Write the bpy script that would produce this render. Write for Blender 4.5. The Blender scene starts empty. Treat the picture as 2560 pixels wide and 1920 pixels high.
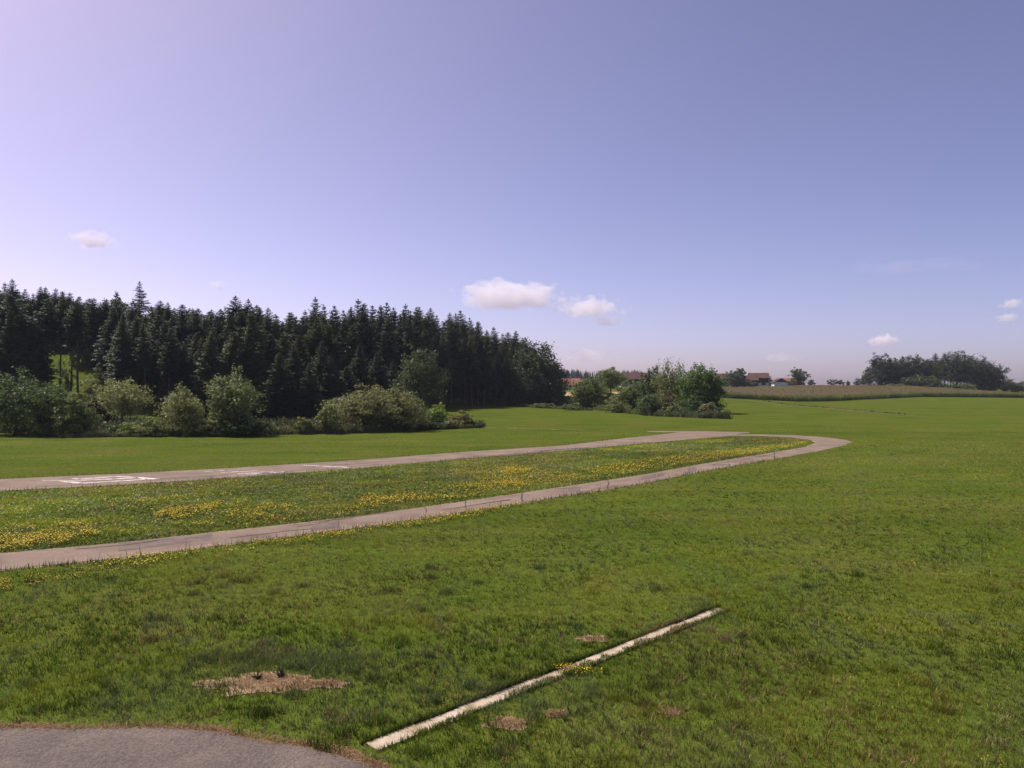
import bpy, math, random
import numpy as np
from mathutils import Vector

# ------------------------------------------------------------------ camera, sky, sun, exposure
SC = bpy.context.scene
COL = SC.collection
F, CX, CY, CAM_H = 1970.0, 1280.0, 960.0, 8.0          # focal length and centre in photo pixels, mast height in metres

cam_data = bpy.data.cameras.new("camera")
cam_data.sensor_width = 36.0
cam_data.lens = 36.0 * F / 2560.0
cam_data.clip_start = 0.2
cam_data.clip_end = 30000.0
cam = bpy.data.objects.new("camera", cam_data)
cam.location = (0, 0, CAM_H)
cam.rotation_euler = (math.radians(90), 0, 0)
COL.objects.link(cam)
SC.camera = cam

SUN_AZ, SUN_EL = math.radians(-59), math.radians(52)    # left of the view axis, high late-morning sun
world = bpy.data.worlds.new("World")
SC.world = world
world.use_nodes = True
wn, wl = world.node_tree.nodes, world.node_tree.links
for n in list(wn): wn.remove(n)
sky = wn.new("ShaderNodeTexSky")
sky.sky_type = 'NISHITA'
sky.sun_disc = False
sky.sun_elevation = SUN_EL
sky.sun_rotation = SUN_AZ
sky.altitude = 500
sky.air_density = 0.55
sky.dust_density = 2.2
sky.ozone_density = 3.0
tint = wn.new("ShaderNodeMix"); tint.data_type = 'RGBA'; tint.blend_type = 'MULTIPLY'
tint.inputs[0].default_value = 1.0
tint.inputs[7].default_value = (1.16, 0.86, 0.89, 1)     # the camera's lavender white balance, even over the whole sky
bg = wn.new("ShaderNodeBackground"); bg.inputs[1].default_value = 0.138
wo = wn.new("ShaderNodeOutputWorld")
wl.new(sky.outputs[0], tint.inputs[6]); wl.new(tint.outputs[2], bg.inputs[0]); wl.new(bg.outputs[0], wo.inputs[0])

sun_data = bpy.data.lights.new("sun", 'SUN')
sun_data.energy = 4.7
sun_data.angle = math.radians(0.53)
sun_data.color = (1.0, 0.95, 0.88)
sun = bpy.data.objects.new("sun", sun_data)
to_sun = Vector((math.sin(SUN_AZ) * math.cos(SUN_EL), math.cos(SUN_AZ) * math.cos(SUN_EL), math.sin(SUN_EL)))
sun.rotation_euler = (-to_sun).to_track_quat('-Z', 'Y').to_euler()
sun.location = to_sun * 200
COL.objects.link(sun)

SC.view_settings.view_transform = 'Standard'
SC.view_settings.look = 'None'
SC.view_settings.exposure = 0.4
SC.view_settings.gamma = 1.0
SC.view_settings.use_curve_mapping = False
SC.cycles.max_bounces = 5
SC.cycles.diffuse_bounces = 2
SC.cycles.transmission_bounces = 3
SC.cycles.transparent_max_bounces = 6
SC.cycles.volume_bounces = 10
SC.cycles.use_adaptive_sampling = False

rng = np.random.default_rng(11)

# ------------------------------------------------------------------ small maths helpers
def sm(t):
    t = np.clip(t, 0, 1)
    return t * t * (3 - 2 * t)

def hsh(ix, iy, seed):
    return np.modf(np.abs(np.sin(ix * 127.1 + iy * 311.7 + seed * 74.7) * 43758.5453))[0]

def vnoise(x, y, seed=0):
    x = np.asarray(x, float); y = np.asarray(y, float)
    ix, iy = np.floor(x), np.floor(y)
    fx, fy = sm(x - ix), sm(y - iy)
    a, b = hsh(ix, iy, seed), hsh(ix + 1, iy, seed)
    c, d = hsh(ix, iy + 1, seed), hsh(ix + 1, iy + 1, seed)
    return (a * (1 - fx) + b * fx) * (1 - fy) + (c * (1 - fx) + d * fx) * fy

def fbm(x, y, seed=0, oct=3):
    s, amp, tot = 0, 1.0, 0
    for o in range(oct):
        s = s + amp * vnoise(x * 2 ** o, y * 2 ** o, seed + o * 3.3); tot += amp; amp *= 0.5
    return s / tot

def inside(poly, x, y):
    poly = np.asarray(poly, float)
    r = np.zeros(np.shape(x), bool)
    x1, y1 = poly[-1]
    for x2, y2 in poly:
        c = ((y1 > y) != (y2 > y))
        with np.errstate(divide='ignore', invalid='ignore'):
            r ^= c & (x < (x2 - x1) * (y - y1) / (y2 - y1 + 1e-12) + x1)
        x1, y1 = x2, y2
    return r

# ------------------------------------------------------------------ terrain
def terrain(X, Y):
    X = np.asarray(X, float); Y = np.asarray(Y, float)
    # wooded hill on the near left
    d = (X + 60) * -0.861 + (Y - 182) * 0.508
    hill = 17.0 * sm(np.minimum(d, Y - 166) / 68.0) * (1 - sm((X + 22) / 48.0)) * (1 - sm((Y - 345) / 90.0))
    # far rise with fields and farms
    w = sm((X - 90) / 70.0)
    y0, run = 300 + 45 * w, 205 + 50 * w
    amp = 7.0 - 4.2 * sm((X - 262) / 85.0)
    t = np.clip((Y - y0) / run, 0, 1)
    rise = amp * (0.75 * t + 0.25 * sm(t))
    rise = rise - 2.5 * sm((Y - 700) / 600.0) + 1.0 * sm((Y - 1500) / 1500)
    return np.maximum(hill, rise * sm((Y - 250) / 60))

def G(px, py):
    """the point of the terrain that a photo pixel shows"""
    dx, dz = (px - CX) / F, (CY - py) / F
    if dz >= -0.0005:
        return None
    prev = 0
    for Y in np.concatenate([np.arange(5, 300, 0.5), np.arange(300, 1500, 1.0)]):
        if CAM_H + dz * Y <= float(terrain(dx * Y, Y)):
            lo, hi = prev, Y
            for _ in range(18):
                m = (lo + hi) / 2
                if CAM_H + dz * m <= float(terrain(dx * m, m)): hi = m
                else: lo = m
            return np.array([dx * hi, hi, float(terrain(dx * hi, hi))])
        prev = Y
    return None

def G0(px, py):
    Y = CAM_H * F / (py - CY)
    return ((px - CX) / F * Y, Y)

def at(px, Y):
    X = (px - CX) / F * Y
    return X, Y, float(terrain(X, Y))

def zpix(py, Y):
    return CAM_H + (CY - py) / F * Y

# ------------------------------------------------------------------ object helpers
def tag(o, label=None, cat=None, group=None, kind=None):
    if label: o["label"] = label
    if cat: o["category"] = cat
    if group: o["group"] = group
    if kind: o["kind"] = kind
    return o

def link(name, me, mat=None, parent=None, loc=(0, 0, 0)):
    o = bpy.data.objects.new(name, me)
    COL.objects.link(o)
    o.location = loc
    if mat: me.materials.append(mat)
    if parent: o.parent = parent
    return o

def empty(name, loc=(0, 0, 0), rz=0.0):
    o = bpy.data.objects.new(name, None)
    COL.objects.link(o)
    o.location = loc; o.rotation_euler = (0, 0, rz)
    o.empty_display_size = 0.3
    return o

def tri_mesh(name, V, T, C=None, smooth=False):
    V = np.ascontiguousarray(V, np.float32).reshape(-1, 3); T = np.ascontiguousarray(T, np.int32).reshape(-1, 3)
    me = bpy.data.meshes.new(name)
    me.vertices.add(len(V)); me.vertices.foreach_set("co", V.ravel())
    me.loops.add(T.size); me.loops.foreach_set("vertex_index", T.ravel())
    me.polygons.add(len(T)); me.polygons.foreach_set("loop_start", np.arange(0, T.size, 3, dtype=np.int32))
    me.polygons.foreach_set("loop_total", np.full(len(T), 3, np.int32))
    if smooth: me.polygons.foreach_set("use_smooth", np.ones(len(T), bool))
    me.update(calc_edges=True)
    if C is not None:
        a = me.attributes.new("col", 'FLOAT_COLOR', 'POINT')
        rgba = np.ones((len(V), 4), np.float32); rgba[:, :3] = C
        a.data.foreach_set("color", rgba.ravel())
    return me

def py_mesh(name, V, Fs):
    me = bpy.data.meshes.new(name); me.from_pydata([tuple(map(float, v)) for v in V], [], Fs); me.update()
    return me

def tubes(segs, sides=6):
    """tapered tubes: list of (polyline of points, list of radii) -> V, T"""
    V, T, off = [], [], 0
    for pts, rad in segs:
        pts = np.asarray(pts, float); n = len(pts)
        for i in range(n):
            dv = pts[min(i + 1, n - 1)] - pts[max(i - 1, 0)]
            dv = dv / (np.linalg.norm(dv) + 1e-9)
            a = np.cross(dv, (0.3, 0.9, 0.2)); a /= np.linalg.norm(a) + 1e-9
            b = np.cross(dv, a)
            for k in range(sides):
                th = 2 * math.pi * k / sides
                V.append(pts[i] + rad[i] * (math.cos(th) * a + math.sin(th) * b))
        for i in range(n - 1):
            for k in range(sides):
                p, q = off + i * sides + k, off + i * sides + (k + 1) % sides
                T.append((p, q, q + sides)); T.append((p, q + sides, p + sides))
        off += n * sides
    return np.array(V), np.array(T)

# ------------------------------------------------------------------ materials
def nodes_of(name):
    m = bpy.data.materials.new(name); m.use_nodes = True
    nt = m.node_tree
    for n in list(nt.nodes): nt.nodes.remove(n)
    return m, nt.nodes, nt.links

def mat_leaf(name, trans=0.3, rough=0.55, spec=0.25, vary=0.25, scale=0.4):
    """thin leaves: colour from the mesh's own col attribute, with a drifting hue, some light passing through"""
    m, N, L = nodes_of(name)
    at_ = N.new("ShaderNodeAttribute"); at_.attribute_name = "col"
    geo = N.new("ShaderNodeNewGeometry")
    no = N.new("ShaderNodeTexNoise"); no.inputs["Scale"].default_value = scale; no.inputs["Detail"].default_value = 3
    L.new(geo.outputs["Position"], no.inputs["Vector"])
    hsv = N.new("ShaderNodeHueSaturation")
    mr = N.new("ShaderNodeMapRange"); mr.inputs[1].default_value = 0.3; mr.inputs[2].default_value = 0.7
    mr.inputs[3].default_value = 1 - vary; mr.inputs[4].default_value = 1 + vary
    L.new(no.outputs["Fac"], mr.inputs[0]); L.new(mr.outputs[0], hsv.inputs["Value"]); L.new(at_.outputs["Color"], hsv.inputs["Color"])
    p = N.new("ShaderNodeBsdfPrincipled"); p.inputs["Roughness"].default_value = rough
    p.inputs["Specular IOR Level"].default_value = spec
    t = N.new("ShaderNodeBsdfTranslucent")
    mix = N.new("ShaderNodeMixShader"); mix.inputs[0].default_value = trans
    L.new(hsv.outputs[0], p.inputs["Base Color"]); L.new(hsv.outputs[0], t.inputs["Color"])
    L.new(p.outputs[0], mix.inputs[1]); L.new(t.outputs[0], mix.inputs[2])
    o = N.new("ShaderNodeOutputMaterial"); L.new(mix.outputs[0], o.inputs[0])
    return m

def mat_noise(name, stops, scale=1.0, detail=6, rough=0.9, fine=None, bump=0.0, bump_scale=8.0, spec=0.2, streak=0.0):
    """ramp over world-space noise, an optional finer noise multiplied in, optional bump"""
    m, N, L = nodes_of(name)
    geo = N.new("ShaderNodeNewGeometry")
    no = N.new("ShaderNodeTexNoise"); no.inputs["Scale"].default_value = scale; no.inputs["Detail"].default_value = detail
    no.inputs["Roughness"].default_value = 0.6
    L.new(geo.outputs["Position"], no.inputs["Vector"])
    rp = N.new("ShaderNodeValToRGB"); L.new(no.outputs["Fac"], rp.inputs[0])
    els = rp.color_ramp.elements
    while len(els) < len(stops): els.new(0.5)
    for e, (pos, c) in zip(els, stops): e.position = pos; e.color = (*c, 1)
    out = rp.outputs[0]
    if fine:
        fs, amt = fine
        n2 = N.new("ShaderNodeTexNoise"); n2.inputs["Scale"].default_value = fs; n2.inputs["Detail"].default_value = 3
        L.new(geo.outputs["Position"], n2.inputs["Vector"])
        mr = N.new("ShaderNodeMapRange"); mr.inputs[1].default_value = 0.25; mr.inputs[2].default_value = 0.75
        mr.inputs[3].default_value = 1 - amt; mr.inputs[4].default_value = 1 + amt
        L.new(n2.outputs["Fac"], mr.inputs[0])
        hs = N.new("ShaderNodeHueSaturation"); L.new(mr.outputs[0], hs.inputs["Value"]); L.new(out, hs.inputs["Color"])
        out = hs.outputs[0]
    if streak:
        # mowing and wheel streaks along the runway's direction
        mp = N.new("ShaderNodeMapping"); mp.inputs["Rotation"].default_value = (0, 0, math.radians(-44)); mp.inputs["Scale"].default_value = (0.012, 0.42, 1)
        ns = N.new("ShaderNodeTexNoise"); ns.inputs["Scale"].default_value = 1.0; ns.inputs["Detail"].default_value = 4
        L.new(geo.outputs["Position"], mp.inputs[0]); L.new(mp.outputs[0], ns.inputs["Vector"])
        ms = N.new("ShaderNodeMapRange"); ms.inputs[1].default_value = 0.3; ms.inputs[2].default_value = 0.7
        ms.inputs[3].default_value = 1 - streak; ms.inputs[4].default_value = 1 + streak
        L.new(ns.outputs["Fac"], ms.inputs[0])
        h2 = N.new("ShaderNodeHueSaturation"); L.new(ms.outputs[0], h2.inputs["Value"]); L.new(out, h2.inputs["Color"])
        out = h2.outputs[0]
    p = N.new("ShaderNodeBsdfPrincipled"); p.inputs["Roughness"].default_value = rough
    p.inputs["Specular IOR Level"].default_value = spec
    L.new(out, p.inputs["Base Color"])
    if bump:
        n3 = N.new("ShaderNodeTexNoise"); n3.inputs["Scale"].default_value = bump_scale; n3.inputs["Detail"].default_value = 5
        L.new(geo.outputs["Position"], n3.inputs["Vector"])
        b = N.new("ShaderNodeBump"); b.inputs["Strength"].default_value = bump; b.inputs["Distance"].default_value = 0.1
        L.new(n3.outputs["Fac"], b.inputs["Height"]); L.new(b.outputs[0], p.inputs["Normal"])
    o = N.new("ShaderNodeOutputMaterial"); L.new(p.outputs[0], o.inputs[0])
    return m

M = {}
M["ground"] = mat_noise("meadow_ground", [(0.25, (0.048, 0.072, 0.010)), (0.42, (0.064, 0.090, 0.012)), (0.56, (0.078, 0.095, 0.015)), (0.75, (0.100, 0.097, 0.026))],
                        scale=0.09, detail=8, fine=(2.6, 0.28), bump=0.8, bump_scale=5.0, spec=0.0, streak=0.16)
M["asphalt_old"] = mat_noise("old_asphalt", [(0.3, (0.142, 0.104, 0.078)), (0.5, (0.194, 0.142, 0.108)), (0.7, (0.235, 0.175, 0.136))],
                             scale=0.35, detail=10, fine=(7.0, 0.16), bump=0.15, bump_scale=20, spec=0.1, streak=0.10)
M["asphalt_apron"] = mat_noise("apron_asphalt", [(0.3, (0.100, 0.078, 0.066)), (0.55, (0.136, 0.105, 0.088)), (0.75, (0.175, 0.135, 0.113))],
                               scale=0.8, detail=10, fine=(15.0, 0.38), bump=0.6, bump_scale=24)
M["concrete"] = mat_noise("pale_concrete", [(0.3, (0.24, 0.185, 0.10)), (0.46, (0.40, 0.32, 0.22)), (0.70, (0.52, 0.42, 0.33))],
                          scale=1.6, detail=8, fine=(22.0, 0.12), bump=0.25, bump_scale=30)
M["soil"] = mat_noise("bare_soil", [(0.3, (0.17, 0.10, 0.055)), (0.5, (0.28, 0.18, 0.10)), (0.7, (0.36, 0.25, 0.14))],
                      scale=3.0, detail=9, fine=(25.0, 0.3), bump=0.9, bump_scale=18)
M["rust"] = mat_noise("dry_litter", [(0.3, (0.12, 0.062, 0.030)), (0.5, (0.22, 0.125, 0.060)), (0.7, (0.33, 0.22, 0.12))],
                      scale=5.0, detail=9, fine=(30.0, 0.35), bump=0.9, bump_scale=25)
M["paint"] = mat_noise("worn_white_paint", [(0.36, (0.24, 0.18, 0.15)), (0.46, (0.46, 0.40, 0.36)), (0.62, (0.66, 0.60, 0.55))],
                       scale=1.6, detail=8, fine=(12.0, 0.12))
M["track"] = mat_noise("dirt_track", [(0.3, (0.085, 0.082, 0.026)), (0.5, (0.125, 0.105, 0.045)), (0.7, (0.085, 0.09, 0.024))], scale=0.35, detail=6, fine=(2.0, 0.2))
M["track_sand"] = mat_noise("sandy_edge", [(0.35, (0.10, 0.085, 0.045)), (0.5, (0.26, 0.20, 0.125)), (0.7, (0.34, 0.27, 0.18))], scale=1.2, detail=8, fine=(8.0, .2))
M["path"] = mat_noise("mown_path", [(0.40, (0.085, 0.10, 0.025)), (0.5, (0.19, 0.19, 0.09)), (0.7, (0.30, 0.28, 0.16))], scale=0.3, detail=5)
M["wheat"] = mat_noise("ripe_wheat", [(0.3, (0.26, 0.16, 0.085)), (0.5, (0.33, 0.21, 0.11)), (0.7, (0.38, 0.25, 0.14))], scale=0.05, detail=7, fine=(0.6, 0.15))
M["gravel_road"] = mat_noise("gravel_road", [(0.3, (0.42, 0.36, 0.27)), (0.7, (0.55, 0.48, 0.38))], scale=0.4)
M["crack"] = mat_noise("tar_seam", [(0.3, (0.035, 0.028, 0.028)), (0.7, (0.07, 0.055, 0.055))], scale=3.0)
M["grass"] = mat_leaf("grass_blades", trans=0.32, rough=0.55, spec=0.14, vary=0.18, scale=1.3)
M["leaf"] = mat_leaf("broad_leaves", trans=0.36, rough=0.55, spec=0.2, vary=0.22, scale=0.35)
M["needle"] = mat_leaf("spruce_needles", trans=0.10, rough=0.65, spec=0.2, vary=0.3, scale=0.22)
M["flower"] = mat_leaf("yellow_petals", trans=0.2, rough=0.6, spec=0.2, vary=0.12, scale=2.0)
M["bark"] = mat_noise("grey_brown_bark", [(0.3, (0.05, 0.038, 0.028)), (0.55, (0.095, 0.075, 0.058)), (0.75, (0.14, 0.115, 0.09))], scale=1.5, detail=8, bump=0.6, bump_scale=6)
M["bark_pale"] = mat_noise("pale_bark", [(0.3, (0.10, 0.085, 0.065)), (0.55, (0.18, 0.155, 0.125)), (0.75, (0.25, 0.22, 0.18))], scale=1.5, detail=8, bump=0.5, bump_scale=6)
M["corn"] = mat_leaf("corn_leaves", trans=0.3, rough=0.45, spec=0.35, vary=0.2, scale=0.25)
M["canopy"] = mat_noise("corn_canopy", [(0.3, (0.048, 0.050, 0.008)), (0.5, (0.070, 0.050, 0.011)), (0.7, (0.086, 0.050, 0.015))], scale=0.02, detail=6, fine=(0.7, 0.3), bump=0.8, bump_scale=1.2)
M["tile_red"] = mat_noise("red_roof_tiles", [(0.3, (0.20, 0.078, 0.055)), (0.5, (0.25, 0.105, 0.075)), (0.7, (0.30, 0.135, 0.10))], scale=0.5, detail=6, fine=(2.0, 0.15))
M["tile_brown"] = mat_noise("brown_roof_tiles", [(0.3, (0.075, 0.036, 0.031)), (0.5, (0.10, 0.049, 0.041)), (0.7, (0.125, 0.064, 0.052))], scale=0.4, detail=6, fine=(2.0, 0.15))
M["wood_dark"] = mat_noise("dark_boards", [(0.3, (0.030, 0.020, 0.017)), (0.6, (0.055, 0.038, 0.030)), (0.8, (0.075, 0.052, 0.040))], scale=1.2, detail=5)
M["plaster"] = mat_noise("white_plaster", [(0.3, (0.60, 0.55, 0.53)), (0.7, (0.74, 0.70, 0.68))], scale=0.5)
M["glass"] = mat_noise("dark_window_glass", [(0.3, (0.02, 0.022, 0.028)), (0.7, (0.04, 0.042, 0.05))], scale=0.5, rough=0.15, spec=0.5)
M["metal"] = mat_noise("grey_metal", [(0.3, (0.28, 0.29, 0.30)), (0.7, (0.38, 0.38, 0.39))], scale=0.5, rough=0.5)
M["sheet"] = mat_noise("white_sheet", [(0.3, (0.70, 0.66, 0.64)), (0.7, (0.82, 0.79, 0.77))], scale=2.0, rough=0.6)

# ------------------------------------------------------------------ the ground and the paved sheets
gx = np.unique(np.concatenate([np.linspace(-2500, -420, 16), np.linspace(-420, 700, 150), np.linspace(700, 2500, 16)]))
gy = np.unique(np.concatenate([np.linspace(-300, 140, 20), np.linspace(140, 720, 150), np.linspace(720, 3000, 50)]))
XX, YY = np.meshgrid(gx, gy)
ZZ = terrain(XX, YY)
nx, ny = len(gx), len(gy)
idx = np.arange(nx * ny).reshape(ny, nx)
a, b, c, d = idx[:-1, :-1].ravel(), idx[:-1, 1:].ravel(), idx[1:, 1:].ravel(), idx[1:, :-1].ravel()
gt = np.concatenate([np.stack([a, b, c], 1), np.stack([a, c, d], 1)])
ground = link("ground", tri_mesh("ground", np.stack([XX.ravel(), YY.ravel(), ZZ.ravel()], 1), gt, smooth=True), M["ground"])
tag(ground, "green airfield meadow rising to farmland at the horizon", None, kind="structure")

def ragged(poly, step=0.35, amp=0.10, seed=1, closed=True):
    """subdivide an outline and push its points in and out a little"""
    out = []
    P = [np.array(p, float) for p in poly]
    n = len(P)
    for i in range(n if closed else n - 1):
        p, q = P[i], P[(i + 1) % n]
        d = q - p; ln = np.linalg.norm(d)
        k = max(1, min(400, int(ln / step)))
        nrm = np.array([-d[1], d[0]]) / (ln + 1e-9)
        for j in range(k):
            s = p + d * j / k
            w = (fbm(s[0] * 0.7, s[1] * 0.7, seed, 3) - 0.5) * 2 + (fbm(s[0] * 4, s[1] * 4, seed + 9, 2) - 0.5)
            out.append(s + nrm * amp * float(w))
    return out

def sheet(name, poly, z, mat, label=None, step=0.35, amp=0.1, seed=1, parent=None):
    P = ragged(poly, step, amp, seed)
    me = py_mesh(name, [(p[0], p[1], z) for p in P], [list(range(len(P)))])
    if me.polygons[0].normal.z < 0: me.flip_normals()
    o = link(name, me, mat, parent)
    if not parent: tag(o, label, None, kind="structure")
    return o

RUN_FAR = [(-420, 1221), (0, 1198.5), (300, 1185.5), (600, 1169.6), (900, 1150.5), (1150, 1131), (1400, 1115), (1549, 1097.6), (1700, 1081.5), (1620, 1080), (1622, 1078)]
RUN_NEAR = [(1760, 1078.6), (1872, 1081), (1872, 1083), (1840, 1085), (1834, 1089), (1730, 1098), (1620, 1107.7), (1400, 1127.5), (1150, 1147.5), (900, 1171), (600, 1193), (300, 1212.8), (0, 1228), (-420, 1251)]
TAX_IN = [(-420, 1426), (0, 1384.5), (300, 1358), (741, 1309), (900, 1290.5), (1160, 1254), (1400, 1219), (1500, 1204), (1617, 1186), (1725, 1166), (1834, 1147.5), (1942, 1130), (2015, 1117.5), (2040, 1108), (2030, 1100), (1970, 1093), (1900, 1090), (1834, 1089.5)]
TAX_OUT = [(1834, 1086.5), (1900, 1086.5), (1980, 1088), (2060, 1093), (2110, 1099.5), (2129, 1105), (2100, 1115), (2051, 1126.6), (1942, 1146), (1834, 1165), (1725, 1185), (1617, 1207), (1500, 1227.7), (1400, 1242), (1160, 1281), (900, 1319), (741, 1339), (300, 1396.6), (0, 1426), (-420, 1470)]
APRON = [(-500, 1823), (0, 1823), (200, 1824), (400, 1822), (520, 1827), (600, 1841), (680, 1858), (760, 1868), (860, 1894), (950, 1926), (1010, 2010), (1040, 2300), (-900, 2300)]
RUNWAY = [G0(*p) for p in RUN_FAR + RUN_NEAR]
TAXI = [G0(*p) for p in TAX_IN + TAX_OUT]
APRON = [G0(*p) for p in APRON]

def offset_poly(poly, dist):
    P = np.array(poly); n = len(P)
    area = 0.5 * np.sum(P[:, 0] * np.roll(P[:, 1], -1) - np.roll(P[:, 0], -1) * P[:, 1])
    s = 1 if area > 0 else -1
    out = []
    for i in range(n):
        e = P[(i + 1) % n] - P[i - 1]
        nrm = np.array([e[1], -e[0]]) * s / (np.linalg.norm(e) + 1e-9)
        out.append(P[i] + nrm * dist)
    return out
runway = sheet("runway", RUNWAY, 0.030, M["asphalt_old"], "long pinkish grey runway along the far meadow", 0.5, 0.20, 3)
taxiway = sheet("taxiway", TAXI, 0.022, M["asphalt_old"], "narrow pinkish grey taxiway looping round to the runway end", 0.3, 0.13, 5)
sheet("sand_edge", offset_poly(RUNWAY, 0.16), 0.010, M["track_sand"], "pale sandy edge along the runway", 0.5, 0.10, 61)
sheet("sand_edge", offset_poly(TAXI, 0.14), 0.006, M["track_sand"], "pale sandy edge along the taxiway", 0.4, 0.09, 62)
apron = sheet("apron", APRON, 0.020, M["asphalt_apron"], "dark grainy asphalt apron in the near corner", 0.12, 0.06, 7)

# soil along the paved edges
sheet("soil_edge", offset_poly(APRON, 0.24), 0.010, M["rust"], "strip of rusty dry litter round the asphalt apron", 0.08, 0.24, 8)

# painted runway marks: threshold line, bars and number strokes, worn and flat on the asphalt
def mark(pts, seed):
    P = [G0(*p) for p in pts]
    o = sheet("marking", P, 0.036, M["paint"], None, 0.8, 0.02, seed, parent=runway)
    return o
def z1(x, y): return (60 + x / 5.53, 1150 + y / 5.53)
def z2(x, y): return (500 + x / 4.809, 1130 + y / 4.809)
mark([z1(470, 304), z1(600, 300), z1(880, 316), z1(760, 330)], 1)
mark([z1(760, 322), z1(1700, 268), z1(1710, 276), z1(780, 331)], 2)
mark([z1(600, 292), z1(1240, 262), z1(1560, 246), z1(1580, 253), z1(1250, 272), z1(620, 298)], 3)
mark([z1(1520, 246), z1(1620, 242), z1(1890, 266), z1(1690, 275)], 4)
mark([z1(240, 283), z1(600, 287), z1(620, 294), z1(250, 288)], 5)
mark([z1(640, 261), z1(700, 258), z1(800, 267), z1(720, 272)], 6)
mark([z1(760, 264), z1(1220, 232), z1(1240, 239), z1(790, 274)], 7)
mark([z1(1200, 233), z1(1300, 228), z1(1550, 240), z1(1440, 246)], 8)
for i, (x0, y0, x1, y1, w) in enumerate([(245, 254, 470, 236, 7), (430, 243, 690, 226, 6), (450, 266, 700, 250, 7), (570, 271, 760, 257, 8), (700, 246, 890, 234, 6), (830, 252, 1020, 239, 8), (60, 240, 300, 224, 4), (330, 226, 480, 217, 4)]):
    mark([z2(x0, y0), z2(x1, y1), z2(x1 - 20, y1 + w), z2(x0 - 6, y0 + w * 0.7)], 20 + i)
mark([z2(1210, 162), z2(1260, 160), z2(1800, 186), z2(1770, 192)], 40)
# dark tar seams and a broken patch
def seam(pts, parent, seed, z):
    return sheet("seam", [G0(*p) for p in pts], z, M["crack"], None, 0.5, 0.05, seed, parent=parent)
seam([(1325, 1129.5), (1370, 1125.6), (1420, 1122), (1470, 1119.6), (1480, 1120.4), (1440, 1122.6), (1400, 1125.2), (1360, 1128.6)], runway, 51, 0.037)
seam([(646, 1183.6), (700, 1183), (702, 1183.7), (650, 1184.4)], runway, 52, 0.038)
seam([(742, 1372 - 55), (800, 1309.4), (802, 1310.2), (744, 1318)], taxiway, 53, 0.029)
seam([(1385, 1223), (1440, 1219.5), (1442, 1220.2), (1387, 1224)], taxiway, 54, 0.029)
seam([(1780, 1163.5), (1826, 1161), (1827, 1161.8), (1782, 1164.2)], taxiway, 55, 0.029)

# repairs, stains and cracks on the old asphalt
M["asphalt_patch"] = mat_noise("asphalt_patch", [(0.35, (0.105, 0.080, 0.066)), (0.55, (0.145, 0.112, 0.092)), (0.7, (0.18, 0.138, 0.113))], scale=0.9, detail=9, fine=(7.0, .16), spec=0.1)
def along(px_in, px_out, u, v):
    """ground point a share u along two edges and v across them"""
    A_ = np.array([G0(*p) for p in px_in]); B_ = np.array([G0(*p) for p in px_out])
    f = lambda P, q: np.array([np.interp(q * (len(P) - 1), range(len(P)), P[:, 0]), np.interp(q * (len(P) - 1), range(len(P)), P[:, 1])])
    return f(A_, u) * (1 - v) + f(B_, u) * v
TI, TO = TAX_IN[1:13], TAX_OUT[::-1][1:13]
TI = [p for p in TAX_IN[1:13]]; TO = [(0, 1426), (300, 1396.6), (741, 1339), (900, 1319), (1160, 1281), (1400, 1242), (1500, 1227.7), (1617, 1207), (1725, 1185), (1834, 1165), (1942, 1146), (2051, 1126.6)]
rs = np.random.default_rng(71)
for i in range(16):
    u0 = rs.uniform(0, 0.95); v0 = rs.uniform(.05, .85)
    if i % 3 == 0:                                   # crack across
        q = [along(TI, TO, u0 + rs.normal(0, .0008), v) for v in np.linspace(.03, .97, 7)]
    else:                                            # crack along
        q = [along(TI, TO, min(.99, u0 + k * rs.uniform(.008, .02)), np.clip(v0 + rs.normal(0, .03), .05, .95)) for k in range(6)]
    w = rs.uniform(.02, .05)
    e_ = q[-1] - q[0]; e_ = np.array([-e_[1], e_[0]]) / np.linalg.norm(e_) * w
    P = [p + e_ for p in q] + [p - e_ for p in q[::-1]]
    sheet("seam", P, 0.030 + 0.0006 * i, M["crack"], None, 0.2, 0.02, 300 + i, parent=taxiway)
for i in range(7):
    u0 = rs.uniform(0, .9); du = rs.uniform(.015, .05); v0, v1 = rs.uniform(.04, .4), rs.uniform(.55, .96)
    sheet("repair_patch", [along(TI, TO, u0, v0), along(TI, TO, u0 + du, v0), along(TI, TO, u0 + du, v1), along(TI, TO, u0, v1)], 0.0262 + 0.0004 * i, M["asphalt_patch"], None, 0.3, 0.10, 330 + i, parent=taxiway)
RF, RN = [(0, 1198.5), (300, 1185.5), (600, 1169.6), (900, 1150.5), (1150, 1131), (1400, 1115), (1549, 1097.6)], [(0, 1228), (300, 1212.8), (600, 1193), (900, 1171), (1150, 1147.5), (1400, 1127.5), (1620, 1107.7)]
for i in range(9):
    u0 = rs.uniform(0.02, .8); du = rs.uniform(.05, .16); v0 = rs.uniform(.08, .85); dv = rs.uniform(.02, .10)
    sheet("repair_patch", [along(RF, RN, u0, v0), along(RF, RN, u0 + du, v0), along(RF, RN, u0 + du, v0 + dv), along(RF, RN, u0, v0 + dv)], 0.0312 + 0.0004 * i, M["asphalt_patch"], None, 0.5, 0.12, 350 + i, parent=runway)

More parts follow.
